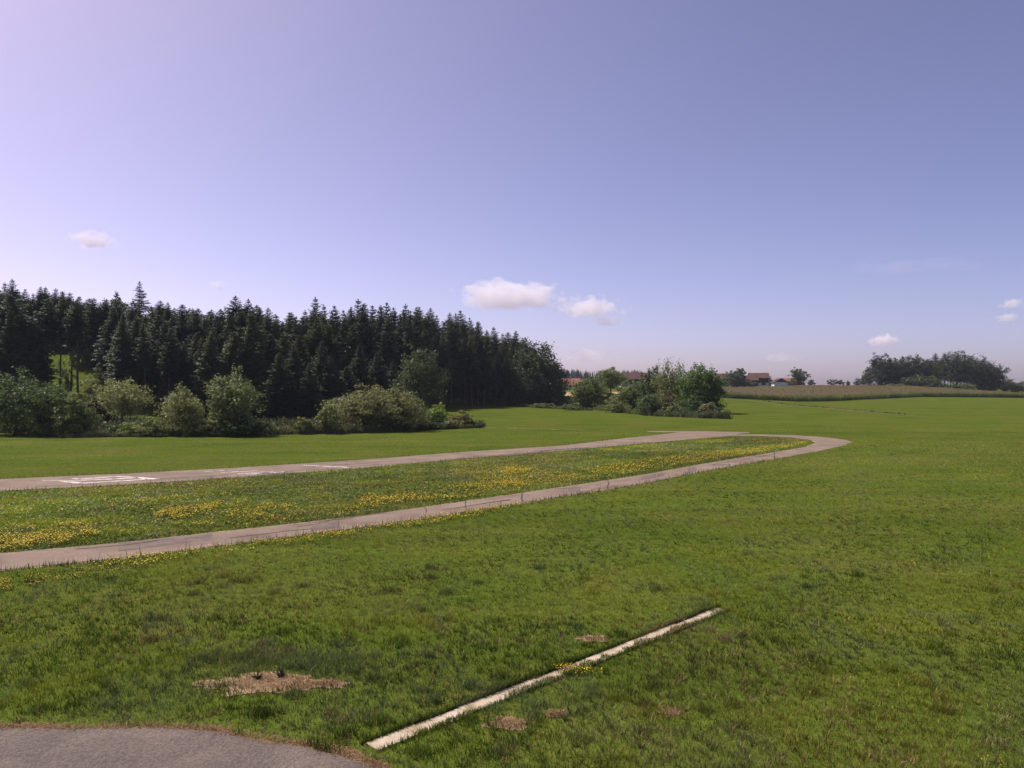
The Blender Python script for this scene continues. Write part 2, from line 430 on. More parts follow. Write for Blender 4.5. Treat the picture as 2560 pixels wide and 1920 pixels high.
# the narrow mown line beyond the runway and the dirt track to the corn
def ribbon(name, pts, width, dz, mat, label, seed=1):
    C = [np.array(p) for p in pts]
    L_, R_ = [], []
    for i, p in enumerate(C):
        e = C[min(i + 1, len(C) - 1)] - C[max(i - 1, 0)]
        n = np.array([-e[1], e[0]]) / np.linalg.norm(e)
        w = width * (0.7 + 0.6 * float(fbm(p[0] * .3, p[1] * .3, seed)))
        L_.append(p + n * w / 2); R_.append(p - n * w / 2)
    V = [(p[0], p[1], float(terrain(p[0], p[1])) + dz) for p in L_ + R_]
    k = len(C)
    o = link(name, py_mesh(name, V, [(i, i + 1, k + i + 1, k + i) for i in range(k - 1)]), mat)
    return tag(o, label, None, kind="structure")
def densify(px_pts, n=40):
    P = np.array([G0(*p) for p in px_pts]); s = np.linspace(0, len(P) - 1, n)
    return np.stack([np.interp(s, range(len(P)), P[:, 0]), np.interp(s, range(len(P)), P[:, 1])], 1)
ribbon("path", densify([(1208, 1069), (1300, 1071.5), (1400, 1074.5), (1520, 1077.4)]), 0.6, 0.05, M["path"], "pale thin mown path crossing the meadow beyond the runway", 4)
ribbon("dirt_track", densify([(1860, 1006), (1935, 1010.5), (2050, 1020), (2190, 1032.5), (2310, 1042)], 60), 1.6, 0.06, M["track"], "tan dirt track slanting across the meadow towards the corn", 6)

# bare patch in the foreground
def blob(cx, cy, rx, ry, seed, n=70):
    X, Y = G0(cx, cy)
    ax, ay = rx * Y / F, ry * Y * Y / (CAM_H * F)
    out = []
    for i in range(n):
        th = 2 * math.pi * i / n
        r = 0.25 + 1.25 * float(fbm(math.cos(th) * 2.2 + 5, math.sin(th) * 2.2 + 5, seed, 3)) + 0.25 * float(vnoise(th * 4, 0, seed + 3))
        out.append((X + ax * r * math.cos(th), Y + ay * r * math.sin(th)))
    return out
SOIL_PX = [(685, 1708, 125, 22, 3), (815, 1712, 50, 9, 5), (1275, 1808, 46, 14, 6), (1395, 1787, 26, 9, 7), (1680, 1780, 24, 9, 8), (1480, 1597, 34, 7, 9)]
SOIL = [blob(cx, cy, rx * 1.15, ry * 1.15, sd_) for cx, cy, rx, ry, sd_ in SOIL_PX]
def bareness(x, y):
    """0 in full grass, towards 1 on the bare spots, with frayed borders"""
    out = np.zeros(np.shape(x))
    for k_, (cx, cy, rx, ry, sd_) in enumerate(SOIL_PX):
        X, Y = G0(cx, cy)
        rr = np.sqrt(((x - X) / (rx * Y / F)) ** 2 + ((y - Y) / (ry * Y * Y / (CAM_H * F))) ** 2)
        rr = rr + 1.5 * (fbm(x * 2.6, y * 2.6, 90 + sd_, 3) - 0.5) + 0.5 * (fbm(x * 9, y * 9, 95, 2) - .5)
        out = np.maximum(out, (0.97 if k_ < 2 else 0.85) * sm((1.0 - rr) / 0.4))
    return out
for i, s in enumerate(SOIL):
    sheet("bare_soil", s, 0.012 + 0.002 * (i % 2), M["soil"],
          ["bare tan soil patch in the near grass above the apron", "small tan soil patch beside the larger bare one", "dry brown patch below the concrete strip", "little dry brown patch near the yellow flowers",
           "dry brown spot far along the concrete strip", "dry brown spot above the concrete strip"][i], 0.05, 0.09, 30 + i)

# concrete strip of slabs
S0, S1 = np.array(G0(930, 1869)), np.array(G0(1806, 1523))
sd = (S1 - S0); SLEN = np.linalg.norm(sd); sd = sd / SLEN; sn = np.array([-sd[1], sd[0]])
STRIP_W = 0.50
strip = empty("concrete_strip", (S0[0], S0[1], 0), math.atan2(sd[1], sd[0]))
tag(strip, "narrow pale concrete strip of slabs half overgrown by grass", "concrete strip")
nsl = 11; sl = SLEN / nsl
V, Fs = [], []
sl_me = None
for i in range(nsl):
    if sl_me is None:
        x1_, w_, h_, bv = sl - 0.014, STRIP_W / 2, 0.020, 0.008
        V = [(0, -w_, -.05), (x1_, -w_, -.05), (x1_, w_, -.05), (0, w_, -.05),
             (0, -w_, h_ - bv), (x1_, -w_, h_ - bv), (x1_, w_, h_ - bv), (0, w_, h_ - bv),
             (bv, -w_ + bv, h_), (x1_ - bv, -w_ + bv, h_), (x1_ - bv, w_ - bv, h_), (bv, w_ - bv, h_)]
        Fs = [(0, 1, 5, 4), (1, 2, 6, 5), (2, 3, 7, 6), (3, 0, 4, 7), (4, 5, 9, 8), (5, 6, 10, 9), (6, 7, 11, 10), (7, 4, 8, 11), (8, 9, 10, 11)]
        sl_me = py_mesh("slab", V, Fs); sl_me.materials.append(M["concrete"])
    o = link("slab", sl_me, None, strip, (i * sl, rng.normal(0, 0.03), rng.normal(0, 0.006)))
    o.rotation_euler = (rng.normal(0, 0.01), rng.normal(0, 0.006), rng.normal(0, 0.008))

def strip_coords(x, y):
    dx, dy = x - S0[0], y - S0[1]
    return dx * sd[0] + dy * sd[1], dx * sn[0] + dy * sn[1]

# ------------------------------------------------------------------ grass, flowers and weeds
def blades(n, P, H, Wd, lean, cols, three=True, seed=0):
    """n blades at P (n,3): 3-triangle bent blades or single triangles"""
    r = np.random.default_rng(seed)
    th = r.uniform(0, 2 * np.pi, n)
    sx, sy = np.cos(th), np.sin(th)
    side = np.stack([sx, sy, np.zeros(n)], 1) * (Wd / 2)[:, None]
    lx, ly = lean[:, 0], lean[:, 1]
    tip = P + np.stack([lx, ly, H], 1)
    if three:
        mid = P + np.stack([lx * 0.32, ly * 0.32, H * 0.62], 1)
        V = np.stack([P - side, P + side, mid - side * 0.8, mid + side * 0.8, tip], 1).reshape(-1, 3)
        b = np.arange(n)[:, None] * 5
        T = np.concatenate([b + [[0, 1, 3]], b + [[0, 3, 2]], b + [[2, 3, 4]]], 0)
        C = np.repeat(cols, 5, 0)
    else:
        V = np.stack([P - side, P + side, tip], 1).reshape(-1, 3)
        T = np.arange(n)[:, None] * 3 + [[0, 1, 2]]
        C = np.repeat(cols, 3, 0)
    return V, T, C

def join(parts):
    V, T, C, off = [], [], [], 0
    for v, t, c in parts:
        V.append(v); T.append(t + off); C.append(c); off += len(v)
    return np.concatenate(V), np.concatenate(T), np.concatenate(C)

GY = np.linspace(14.3, 175, 600)
GD = GY ** -1.75 * sm((178 - GY) / 70) * (0.66 * GY + 4)          # blades per metre of depth: thinning smoothly with distance
GCDF = np.concatenate([[0], np.cumsum((GD[1:] + GD[:-1]) / 2 * np.diff(GY))])
def frustum_points(n, y0, y1, margin=4.0, r=None):
    """ground points in the wedge the camera looks over, a few metres wider on both sides"""
    a_, b_ = np.interp([y0, y1], GY, GCDF)
    y = np.interp(r.uniform(a_, b_, n), GCDF, GY)
    x = r.uniform(-1, 1, n) * (0.66 * y + margin)
    return x, y
def share(y0, y1):
    a_, b_ = np.interp([y0, y1], GY, GCDF)
    return (b_ - a_) / GCDF[-1]

LUSH = np.array([0.068, 0.108, 0.011]); YEL = np.array([0.150, 0.174, 0.014]); BLU = np.array([0.096, 0.132, 0.054])
DRY = np.array([0.290, 0.215, 0.105]); OLI = np.array([0.135, 0.118, 0.034])

def grass_colour(x, y, r):
    n = len(x)
    a = fbm(x * 0.22, y * 0.22, 21, 3); b = fbm(x * 0.6, y * 0.35, 33, 3); c = fbm(x * 0.10, y * 0.06, 45, 3); dn = fbm(x * 0.9, y * 0.9, 57, 2)
    w1, w2, w3 = sm((a - 0.42) / 0.2)[:, None], sm((b - 0.5) / 0.16)[:, None], sm((c - 0.50) / 0.16)[:, None]
    col = LUSH * (1 - w1) + YEL * w1
    col = col * (1 - 0.7 * w2) + BLU * 0.7 * w2
    col = col * (1 - 0.42 * w3) + OLI * 0.42 * w3
    st = fbm((x * 0.72 + y * 0.69) * 0.05, (x * 0.69 - y * 0.72) * 0.55, 81, 3)        # streaks along the mowing direction
    col = col * (0.80 + 0.45 * sm((st - 0.3) / 0.4))[:, None]
    dry = (r.random(n) < 0.06 + 0.32 * sm((dn - 0.62) / 0.14) + 0.06 * sm((c - 0.5) / .2))[:, None]
    col = np.where(dry, DRY * r.uniform(0.6, 1.1, (n, 1)), col)
    big_ = fbm(x * 0.055 + 7, y * 0.04, 99, 3)
    col = col * (0.86 + 0.50 * sm((big_ - 0.36) / 0.3))[:, None]
    return col * np.array([1.16, 1.12, 1.05]) * r.uniform(0.6, 1.5, (n, 1))

_rf = np.array([G0(*q) for q in RUN_FAR[:9]])
def beyond(x, y):
    """1 on the mown field past the runway"""
    o_ = np.argsort(_rf[:, 0])
    return ((y > np.interp(x, _rf[o_, 0], _rf[o_, 1])) & (x < _rf[:, 0].max())).astype(float)

def road_mask(x, y, near=0.0):
    m = inside(RUNWAY, x, y) | inside(TAXI, x, y) | inside(APRON, x, y)
    return m

def make_grass(y0, y1, three, seed, clump=0.5, clump_n=14):
    r = np.random.default_rng(seed)
    n = int(640000 * share(y0, y1)); hs = 0.125
    nc = int(n * clump / clump_n)
    cx_, cy_ = frustum_points(nc, y0, y1, r=r)
    ch = r.uniform(0.7, 1.7, nc) * (0.5 + fbm(cx_ * 0.3, cy_ * 0.3, 5, 2))
    rad = r.uniform(0.03, 0.13, nc) * hs / 0.12
    idx_ = np.repeat(np.arange(nc), clump_n)
    ang, rr = r.uniform(0, 2 * np.pi, len(idx_)), np.sqrt(r.random(len(idx_)))
    x = cx_[idx_] + np.cos(ang) * rr * rad[idx_]; y = cy_[idx_] + np.sin(ang) * rr * rad[idx_]
    h = hs * ch[idx_] * r.uniform(0.55, 1.25, len(idx_))
    ln = (0.25 + 0.9 * rr) * h * r.uniform(0.5, 1.1, len(idx_))
    lean = np.stack([np.cos(ang) * ln, np.sin(ang) * ln], 1)
    nu = n - len(idx_)
    ux, uy = frustum_points(nu, y0, y1, r=r)
    uh = hs * r.uniform(0.45, 1.15, nu) * (0.55 + 0.9 * fbm(ux * 0.25, uy * 0.25, 5, 3))
    ua = r.uniform(0, 2 * np.pi, nu); ul = uh * r.uniform(0.1, 0.9, nu)
    x = np.concatenate([x, ux]); y = np.concatenate([y, uy]); h = np.concatenate([h, uh])
    lean = np.concatenate([lean, np.stack([np.cos(ua) * ul, np.sin(ua) * ul], 1)])
    keep = ~road_mask(x, y)
    s_, t_ = strip_coords(x, y)
    halfw = STRIP_W / 2 - 0.015 - np.where(t_ < 0, 0.03 + 0.28 * sm((fbm(s_ * 1.1 + 3, t_ * 0 + 2, 88, 3) - 0.40) / 0.25) * (0.35 + 0.8 * s_ / SLEN) + 0.20 * np.exp(-((s_ / SLEN - 0.80) / 0.05) ** 2), 0.12 * fbm(s_ * 2.5, t_ * 0, 12, 3))
    keep &= ~((s_ > -0.02) & (s_ < SLEN + 0.02) & (np.abs(t_) < halfw))
    keep &= ~(r.random(len(x)) < bareness(x, y))
    # the field next to the asphalt apron grows thin and dry
    xe = inside(offset_poly(APRON, 0.30), x, y) & (r.random(len(x)) < 0.25 + 1.1 * fbm(x * 1.7, y * 1.7, 52, 3))
    keep &= ~xe
    x, y, h, lean = x[keep], y[keep], h[keep], lean[keep]
    near = inside(offset_poly(APRON, 0.8), x, y)
    m = len(x)
    P = np.stack([x, y, np.full(m, -0.005)], 1)
    col = grass_colour(x, y, r)
    dr = near & (r.random(m) < 0.35)
    col[dr] = DRY * r.uniform(0.5, 1.0, (dr.sum(), 1))
    h = np.where(near, h * 0.7, h)
    mown = np.clip(beyond(x, y) + sm((y - 95) / 30), 0, 1)
    h = h * (1 - 0.6 * mown) * (1 - 0.38 * sm((y - 26) / 30))
    ww = (0.0035 + 0.00062 * y) * r.uniform(0.6, 1.4, m)
    return blades(m, P, h, ww, lean, col, three, seed + 1)

parts = [make_grass(14.3, 27, True, 101, 0.45, 14), make_grass(27, 60, False, 102, 0.45, 12), make_grass(60, 175, False, 104, 0.45, 9)]
# the hairy fringe along the strip's sunny side and over its edge
r = np.random.default_rng(5)
n = 9000
s_ = r.uniform(-0.1, SLEN + 0.3, n); side_ = np.where(r.random(n) < 0.85, 1, -1)
t_ = side_ * (STRIP_W / 2 + np.abs(r.normal(0, 0.05, n)) - 0.005)
P = np.stack([S0[0] + sd[0] * s_ + sn[0] * t_, S0[1] + sd[1] * s_ + sn[1] * t_, np.zeros(n)], 1)
hh = r.uniform(0.06, 0.2, n) * (0.5 + fbm(s_ * 1.2, t_ * 0, 9, 2))
la = r.uniform(0, 2 * np.pi, n); ll = hh * r.uniform(0.1, 0.7, n)
parts.append(blades(n, P, hh, r.uniform(0.01, 0.018, n), np.stack([np.cos(la) * ll, np.sin(la) * ll], 1), grass_colour(P[:, 0], P[:, 1], r), True, 6))
# grass that has grown over the strip from its shaded side, and over its far end
n = 6500
s_ = r.uniform(0, SLEN, n); over = 0.04 + 0.32 * sm((fbm(s_ * 1.1 + 3, s_ * 0 + 2, 88, 3) - 0.42) / 0.25) * (0.35 + 0.8 * s_ / SLEN) + 0.22 * np.exp(-((s_ / SLEN - 0.80) / 0.05) ** 2) + 0.25 * sm((s_ / SLEN - 0.95) / 0.05)
t_ = -STRIP_W / 2 - 0.05 + r.uniform(0, 1, n) ** 1.5 * (over + 0.05)
k = (t_ < STRIP_W / 2) & (r.random(n) < np.clip(over * 4, 0.15, 1)); s_, t_ = s_[k], t_[k]; n = len(s_)
P = np.stack([S0[0] + sd[0] * s_ + sn[0] * t_, S0[1] + sd[1] * s_ + sn[1] * t_, np.full(n, 0.012)], 1)
hh = r.uniform(0.04, 0.12, n)
la = r.uniform(0, 2 * np.pi, n); ll = hh * r.uniform(0.2, 0.9, n)
parts.append(blades(n, P, hh, r.uniform(0.009, 0.017, n), np.stack([np.cos(la) * ll, np.sin(la) * ll], 1), grass_colour(P[:, 0], P[:, 1], r), True, 7))
# rank tufts behind the bare patch and a few tussocks standing out of the sward
for (cx_, cy_, nn, hgt, sx_, sy_) in [(760, 1655, 1500, .30, 1.1, .35), (560, 1650, 700, .22, .8, .3), (640, 1640, 500, .26, .3, .2)] + [(r.uniform(60, 2500), r.uniform(1420, 1900), 130, r.uniform(.16, .28), .16, .14) for _ in range(120)]:
    X, Y = G0(cx_, cy_)
    x = X + r.normal(0, sx_, nn); y = Y + r.normal(0, sy_, nn)
    k = ~road_mask(x, y); x, y = x[k], y[k]
    so_, to_ = strip_coords(x, y); k = ~((np.abs(to_) < STRIP_W / 2) & (so_ > 0) & (so_ < SLEN)); x, y = x[k], y[k]; m_ = len(x)
    if not m_: continue
    hh = hgt * r.uniform(.4, 1.1, m_); la = r.uniform(0, 6.28, m_); ll = hh * r.uniform(.2, .9, m_)
    parts.append(blades(m_, np.stack([x, y, np.zeros(m_)], 1), hh, r.uniform(.009, .018, m_), np.stack([np.cos(la) * ll, np.sin(la) * ll], 1), grass_colour(x, y, r) * r.choice([.8, 1.0, 1.25]), True, int(r.integers(1e6))))
gv, gtr, gc = join(parts)
tag(link("grass", tri_mesh("grass", gv, gtr, gc), M["grass"]), "green meadow grass with darker tufts across the near field", "grass", kind="stuff")

# straw and dead blades lying round the apron and on the bare patches
r = np.random.default_rng(8)
px_, py_ = [], []
big = np.array(APRON)
ring = np.array(ragged(offset_poly(APRON, 0.12), 0.02, 0.05, 4)); ring = ring[(ring[:, 1] > 14.5)]
k = r.integers(0, len(ring), 9000)
x = ring[k, 0] + r.normal(0, 0.10, 9000); y = ring[k, 1] + r.normal(0, 0.10, 9000)
for so in SOIL:
    so = np.array(so); lo, hi = so.min(0) - 0.1, so.max(0) + 0.1
    m_ = int(900 * (hi - lo).prod() ** 0.7) + 200
    xs_, ys_ = r.uniform(lo[0], hi[0], m_ * 2), r.uniform(lo[1], hi[1], m_ * 2)
    kk = r.random(m_ * 2) < 0.08 + bareness(xs_, ys_)
    x = np.concatenate([x, xs_[kk]]); y = np.concatenate([y, ys_[kk]])
n = len(x)
la = r.uniform(0, 2 * np.pi, n); ll = r.uniform(0.05, 0.16, n)
cc = np.where((r.random(n) < 0.5)[:, None], np.array([0.40, 0.27, 0.14]), np.array([0.22, 0.115, 0.05])) * r.uniform(0.6, 1.15, (n, 1))
v_, t2, c2 = blades(n, np.stack([x, y, np.full(n, 0.022)], 1), r.uniform(0.01, 0.07, n), r.uniform(0.008, 0.016, n), np.stack([np.cos(la) * ll, np.sin(la) * ll], 1), cc, False, 12)
tag(link("dry_grass", tri_mesh("dry_grass", v_, t2, c2), M["grass"]), "brown dead grass lying along the apron edge and bare spots", "dry grass", kind="stuff")

# yellow flowers: patches outlined on the ground, denser in clumps
def poly_points(poly, n, r):
    poly = np.array(poly); lo, hi = poly.min(0), poly.max(0)
    x, y = r.uniform(lo[0], hi[0], n * 4), r.uniform(lo[1], hi[1], n * 4)
    k = inside(poly, x, y)
    return x[k], y[k]
FLOWERS = [  # pixel outlines, how many tries, clump threshold
    ([(1180, 1190), (1320, 1176), (1430, 1182), (1500, 1168), (1700, 1140), (1880, 1122), (2000, 1106), (2028, 1104), (2010, 1113), (1900, 1134), (1720, 1162), (1500, 1200), (1350, 1218), (1200, 1220)], 9000, 0.40),
    ([(900, 1240), (1050, 1222), (1220, 1210), (1330, 1205), (1330, 1225), (1150, 1250), (980, 1268), (900, 1275)], 2600, 0.54),
    ([(1120, 1180), (1200, 1172), (1300, 1168), (1360, 1176), (1280, 1188), (1165, 1190)], 700, 0.50),
    ([(380, 1285), (540, 1262), (720, 1268), (900, 1272), (890, 1290), (700, 1310), (560, 1325), (390, 1315)], 3000, 0.50),
    ([(0, 1325), (90, 1318), (210, 1310), (250, 1340), (230, 1362), (0, 1382)], 2200, 0.47),
    ([(250, 1260), (330, 1248), (620, 1235), (650, 1260), (520, 1285), (260, 1285)], 1300, 0.60),
    ([(60, 1435), (300, 1402), (560, 1370), (900, 1325), (1000, 1308), (1010, 1318), (820, 1352), (560, 1392), (260, 1440), (60, 1470)], 3800, 0.44),
    ([(1000, 1305), (1180, 1280), (1300, 1262), (1310, 1268), (1180, 1300), (1010, 1325)], 1300, 0.46),
    ([(1425, 1240), (1560, 1225), (1700, 1200), (1860, 1168), (1960, 1150), (1930, 1160), (1760, 1195), (1600, 1222), (1440, 1252)], 1700, 0.50),
    ([(0, 1240), (900, 1185), (1100, 1172), (1100, 1300), (500, 1350), (0, 1385)], 3000, 0.66),
    ([(0, 1450), (30, 1450), (30, 1480), (0, 1480)], 120, 0.3),
]
fx, fy = [], []
r = np.random.default_rng(31)
for pl, n, th in FLOWERS:
    x, y = poly_points([G0(*p) for p in pl], int(n * 1.6), r)
    cl = fbm(x * 0.33, y * 0.33, 61, 3) * 0.7 + 0.3 * vnoise(x * 1.6, y * 1.6, 71)
    k = (r.random(len(x)) < 0.62 * sm((cl - th + 0.12) / 0.30)) | (r.random(len(x)) < 0.04)
    k &= ~road_mask(x, y)
    fx.append(x[k]); fy.append(y[k])
# the small clump growing over the concrete strip, a few single ones out in the grass
for (cx_, cy_, sx_, n) in [(1420, 1678, 0.22, 150), (1465, 1683, 0.20, 60), (2275, 1418, 0.2, 18), (2490, 1915, .12, 10)]:
    X, Y = G0(cx_, cy_); fx.append(X + r.normal(0, sx_, n)); fy.append(Y + r.normal(0, sx_ * 0.8, n))
fx, fy = np.concatenate(fx), np.concatenate(fy)
nf = len(fx)
fh = r.uniform(0.10, 0.32, nf) * np.where(fy < 34, 0.55, 1.0)
rad = np.where(fy < 34, r.uniform(0.012, 0.022, nf), r.uniform(0.018, 0.040, nf) * (0.6 + fy / 110))
th = r.uniform(0, 2 * np.pi, nf)
tilt = r.normal(0, 0.35, (nf, 2))
ang = th[:, None] + np.arange(5) * 2 * np.pi / 5
ring_ = np.stack([fx[:, None] + rad[:, None] * np.cos(ang), fy[:, None] + rad[:, None] * np.sin(ang),
                  fh[:, None] + rad[:, None] * (np.cos(ang) * tilt[:, :1] + np.sin(ang) * tilt[:, 1:])], 2)
FV = np.concatenate([ring_, np.stack([fx, fy, fh + rad * 0.35], 1)[:, None]], 1).reshape(-1, 3)
b = np.arange(nf)[:, None] * 6
FT = np.concatenate([b + [[i, (i + 1) % 5, 5]] for i in range(5)])
fc = np.where((r.random(nf) < 0.25)[:, None], np.array([0.66, 0.38, 0.008]), np.array([0.66, 0.50, 0.010])) * r.uniform(0.55, 1.15, (nf, 1))
stem = blades(nf, np.stack([fx, fy, np.zeros(nf)], 1), fh, np.full(nf, 0.02), np.zeros((nf, 2)), np.tile([0.07, 0.11, 0.03], (nf, 1)), False, 77)
fv, ft, fcol = join([(FV, FT, np.repeat(fc, 6, 0)), stem])
tag(link("flowers", tri_mesh("flowers", fv, ft, fcol), M["flower"]), "yellow meadow flowers in loose drifts beside the taxiway", "flowers", kind="stuff")

# broad herb leaves that roughen the strip between runway and taxiway
r = np.random.default_rng(44)
ISL = [G0(*p) for p in [(-300, 1248), (0, 1230), (600, 1195), (1150, 1150), (1400, 1130), (1834, 1092), (1970, 1095), (2030, 1104), (1942, 1128), (1725, 1164), (1500, 1202), (1400, 1217), (900, 1289), (300, 1355), (-300, 1412)]]
x, y = poly_points(ISL, 70000, r)
k = ~road_mask(x, y); x, y = x[k], y[k]
n = len(x)
cl = fbm(x * 0.5, y * 0.5, 15, 3)
hh = r.uniform(0.03, 0.11, n) * (0.5 + 1.2 * cl)
la = r.uniform(0, 2 * np.pi, n); ll = r.uniform(0.08, 0.18, n)
colr = grass_colour(x, y, r) * 1.2
brn = (fbm(x * 0.12, y * 0.2, 66, 3) > 0.62) & (r.random(n) < 0.5)
colr[brn] = np.array([0.12, 0.085, 0.045]) * r.uniform(0.6, 1.2, (brn.sum(), 1))
v_, t2, c2 = blades(n, np.stack([x, y, np.zeros(n)], 1), hh, r.uniform(0.06, 0.13, n), np.stack([np.cos(la) * ll, np.sin(la) * ll], 1), colr, False, 13)
tag(link("meadow_herbs", tri_mesh("meadow_herbs", v_, t2, c2), M["grass"]), "leafy meadow herbs filling the strip between runway and taxiway", "herbs", kind="stuff")

# tall single stalks along the road edges
r = np.random.default_rng(48)
def edge_stalks(px_edge, n, off):
    P = np.array([G0(*p) for p in px_edge]); s = r.uniform(0, len(P) - 1.001, n)
    x = np.interp(s, range(len(P)), P[:, 0]); y = np.interp(s, range(len(P)), P[:, 1])
    return x + off[0] + r.normal(0, .12, n), y + off[1] + r.normal(0, .12, n)
sx_, sy_ = [], []
for e, n, o in [(TAX_OUT[8:], 1500, (0.12, -0.12)), (RUN_NEAR[6:], 1100, (0.15, -0.15)), (RUN_FAR[:8], 800, (-0.12, 0.12)), (TAX_IN[:13], 900, (-0.1, 0.1))]:
    x, y = edge_stalks(e, n, o); sx_.append(x); sy_.append(y)
x, y = np.concatenate(sx_), np.concatenate(sy_); n = len(x)
hh = r.uniform(0.1, 0.4, n) * np.where(r.random(n) < 0.06, 1.8, 1.0)
la = r.uniform(0, 2 * np.pi, n); ll = hh * r.uniform(0, 0.5, n)
v_, t2, c2 = blades(n, np.stack([x, y, np.zeros(n)], 1), hh, r.uniform(0.02, 0.045, n), np.stack([np.cos(la) * ll, np.sin(la) * ll], 1),
                    np.where((r.random(n) < 0.3)[:, None], [0.12, 0.10, 0.05], [0.06, 0.085, 0.025]) * r.uniform(.7, 1.2, (n, 1)), False, 14)
tag(link("edge_weeds", tri_mesh("edge_weeds", v_, t2, c2), M["grass"]), "taller weeds standing along the runway and taxiway edges", "weeds", kind="stuff")

# two dark dock plants with brown seed stalks by the bare patch
def dock(px, py, label, h, seed, brown):
    X, Y = G0(px, py); r = np.random.default_rng(seed)
    t = empty("dock_plant", (X, Y, 0)); tag(t, label, "plant", "dock plants by the bare patch")
    n = 60; a = r.uniform(0, 2 * np.pi, n); rr = np.sqrt(r.random(n)) * 0.10
    P = np.stack([np.cos(a) * rr * .4, np.sin(a) * rr * .4, np.full(n, 0.0)], 1)
    lv = blades(n, P, r.uniform(0.06, 0.16, n), r.uniform(0.03, 0.05, n), np.stack([np.cos(a) * .15, np.sin(a) * .15], 1), np.tile([0.045, 0.065, 0.04], (n, 1)) * r.uniform(.7, 1.3, (n, 1)), True, seed)
    link("leaves", tri_mesh("leaves", *lv), M["grass"], t)
    segs = []
    for i in range(7):
        b0 = np.array([r.normal(0, .03), r.normal(0, .03), 0]); top = b0 + [r.normal(0, .05), r.normal(0, .05), h * r.uniform(.6, 1)]
        segs.append(([b0, (b0 + top) / 2 + r.normal(0, .01, 3), top], [0.006, 0.012, 0.004]))
    sv, st = tubes(segs, 4)
    link("stalks", tri_mesh("stalks", sv, st), M["rust"] if brown else M["bark"], t)
dock(644, 1698, "dark leafy dock plant with brown stalks on the bare patch, the bigger one", 0.40, 1, True)
dock(702, 1692, "thin grey dock plant with few leaves at the bare patch's upper edge", 0.36, 2, False)

# ------------------------------------------------------------------ trees
def spruce_meshes(seed, H, R, clear, col, density=1.0):
    """a spruce H metres tall: trunk mesh and a crown of drooping, feathered whorls"""
    r = np.random.default_rng(seed)
    zb = clear * H
    tv, tt = tubes([([(0, 0, -0.6), (0, 0, H * 0.4), (r.normal(0, .1), r.normal(0, .1), H * 0.97)], [0.016 * H * .75, 0.011 * H * .75, 0.02])], 7)
    # dead snags under the crown
    trunk = tri_mesh("trunk", tv, tt, smooth=True); trunk.materials.append(M["bark"])
    nw = int((H - zb) / 0.33)
    zs = np.sort(zb + (H - zb) * np.linspace(0, 0.985, nw) + r.normal(0, 0.08, nw))
    V, C = [], []
    for z in zs:
        t = (z - zb) / (H - zb)
        prof = R * min(1.0, (1 - t) / 0.58) ** 0.8 * min(1.0, 0.65 + 2.0 * t) + 0.10
        nb = int((6 + 4 * (1 - t)) * density) + 1
        az = r.uniform(0, 2 * np.pi) + np.arange(nb) * 2 * np.pi / nb + r.normal(0, 0.25, nb)
        L = prof * r.uniform(0.55, 1.15, nb)
        if r.random() < 0.10: L *= r.uniform(0.35, 0.7)
        el0 = 0.55 * t - 0.15 + r.normal(0, 0.16, nb)
        for a, l, e in zip(az, L, el0):
            d = np.array([math.cos(a), math.sin(a)])
            s_ = np.array([-d[1], d[0]])
            k = int(4 + l * 3.0)
            u = (np.arange(k) + r.random(k)) / k
            sag = -0.32 * (1 - t) * l * u ** 1.6 + 0.10 * l * u ** 4
            rad = l * u
            bz = z + math.sin(e) * l * u + sag
            for sg in (-1, 1):
                ln = (0.16 + 0.27 * l * (1 - 0.5 * u)) * r.uniform(0.5, 1.3, k)
                fw, sd_ = ln * r.uniform(0.35, 0.8, k), ln * r.uniform(0.5, 0.95, k) * sg
                w = 0.10 + 0.065 * l
                p0 = np.stack([d[0] * (rad - w), d[1] * (rad - w), bz + 0.02], 1)
                p1 = np.stack([d[0] * (rad + w), d[1] * (rad + w), bz - 0.03], 1)
                p2 = np.stack([d[0] * (rad + fw) + s_[0] * sd_, d[1] * (rad + fw) + s_[1] * sd_, bz - ln * r.uniform(0.15, 0.75, k)], 1)
                V.append(np.stack([p0, p1, p2], 1).reshape(-1, 3))
                C.append(np.repeat(np.tile(col, (k, 1)) * r.uniform(0.75, 1.3) * r.uniform(0.85, 1.2, (k, 1)), 3, 0))
    # leader
    for i in range(6):
        a = i * 1.05
        V.append(np.array([(0, 0, H - 0.7), (0.16 * math.cos(a), 0.16 * math.sin(a), H - 0.75), (0.02 * math.cos(a), 0.02 * math.sin(a), H + 0.1)])); C.append(np.tile(col, (3, 1)))
    V = np.concatenate(V); C = np.concatenate(C)
    crown = tri_mesh("crown", V, np.arange(len(V)).reshape(-1, 3), C); crown.materials.append(M["needle"])
    return trunk, crown

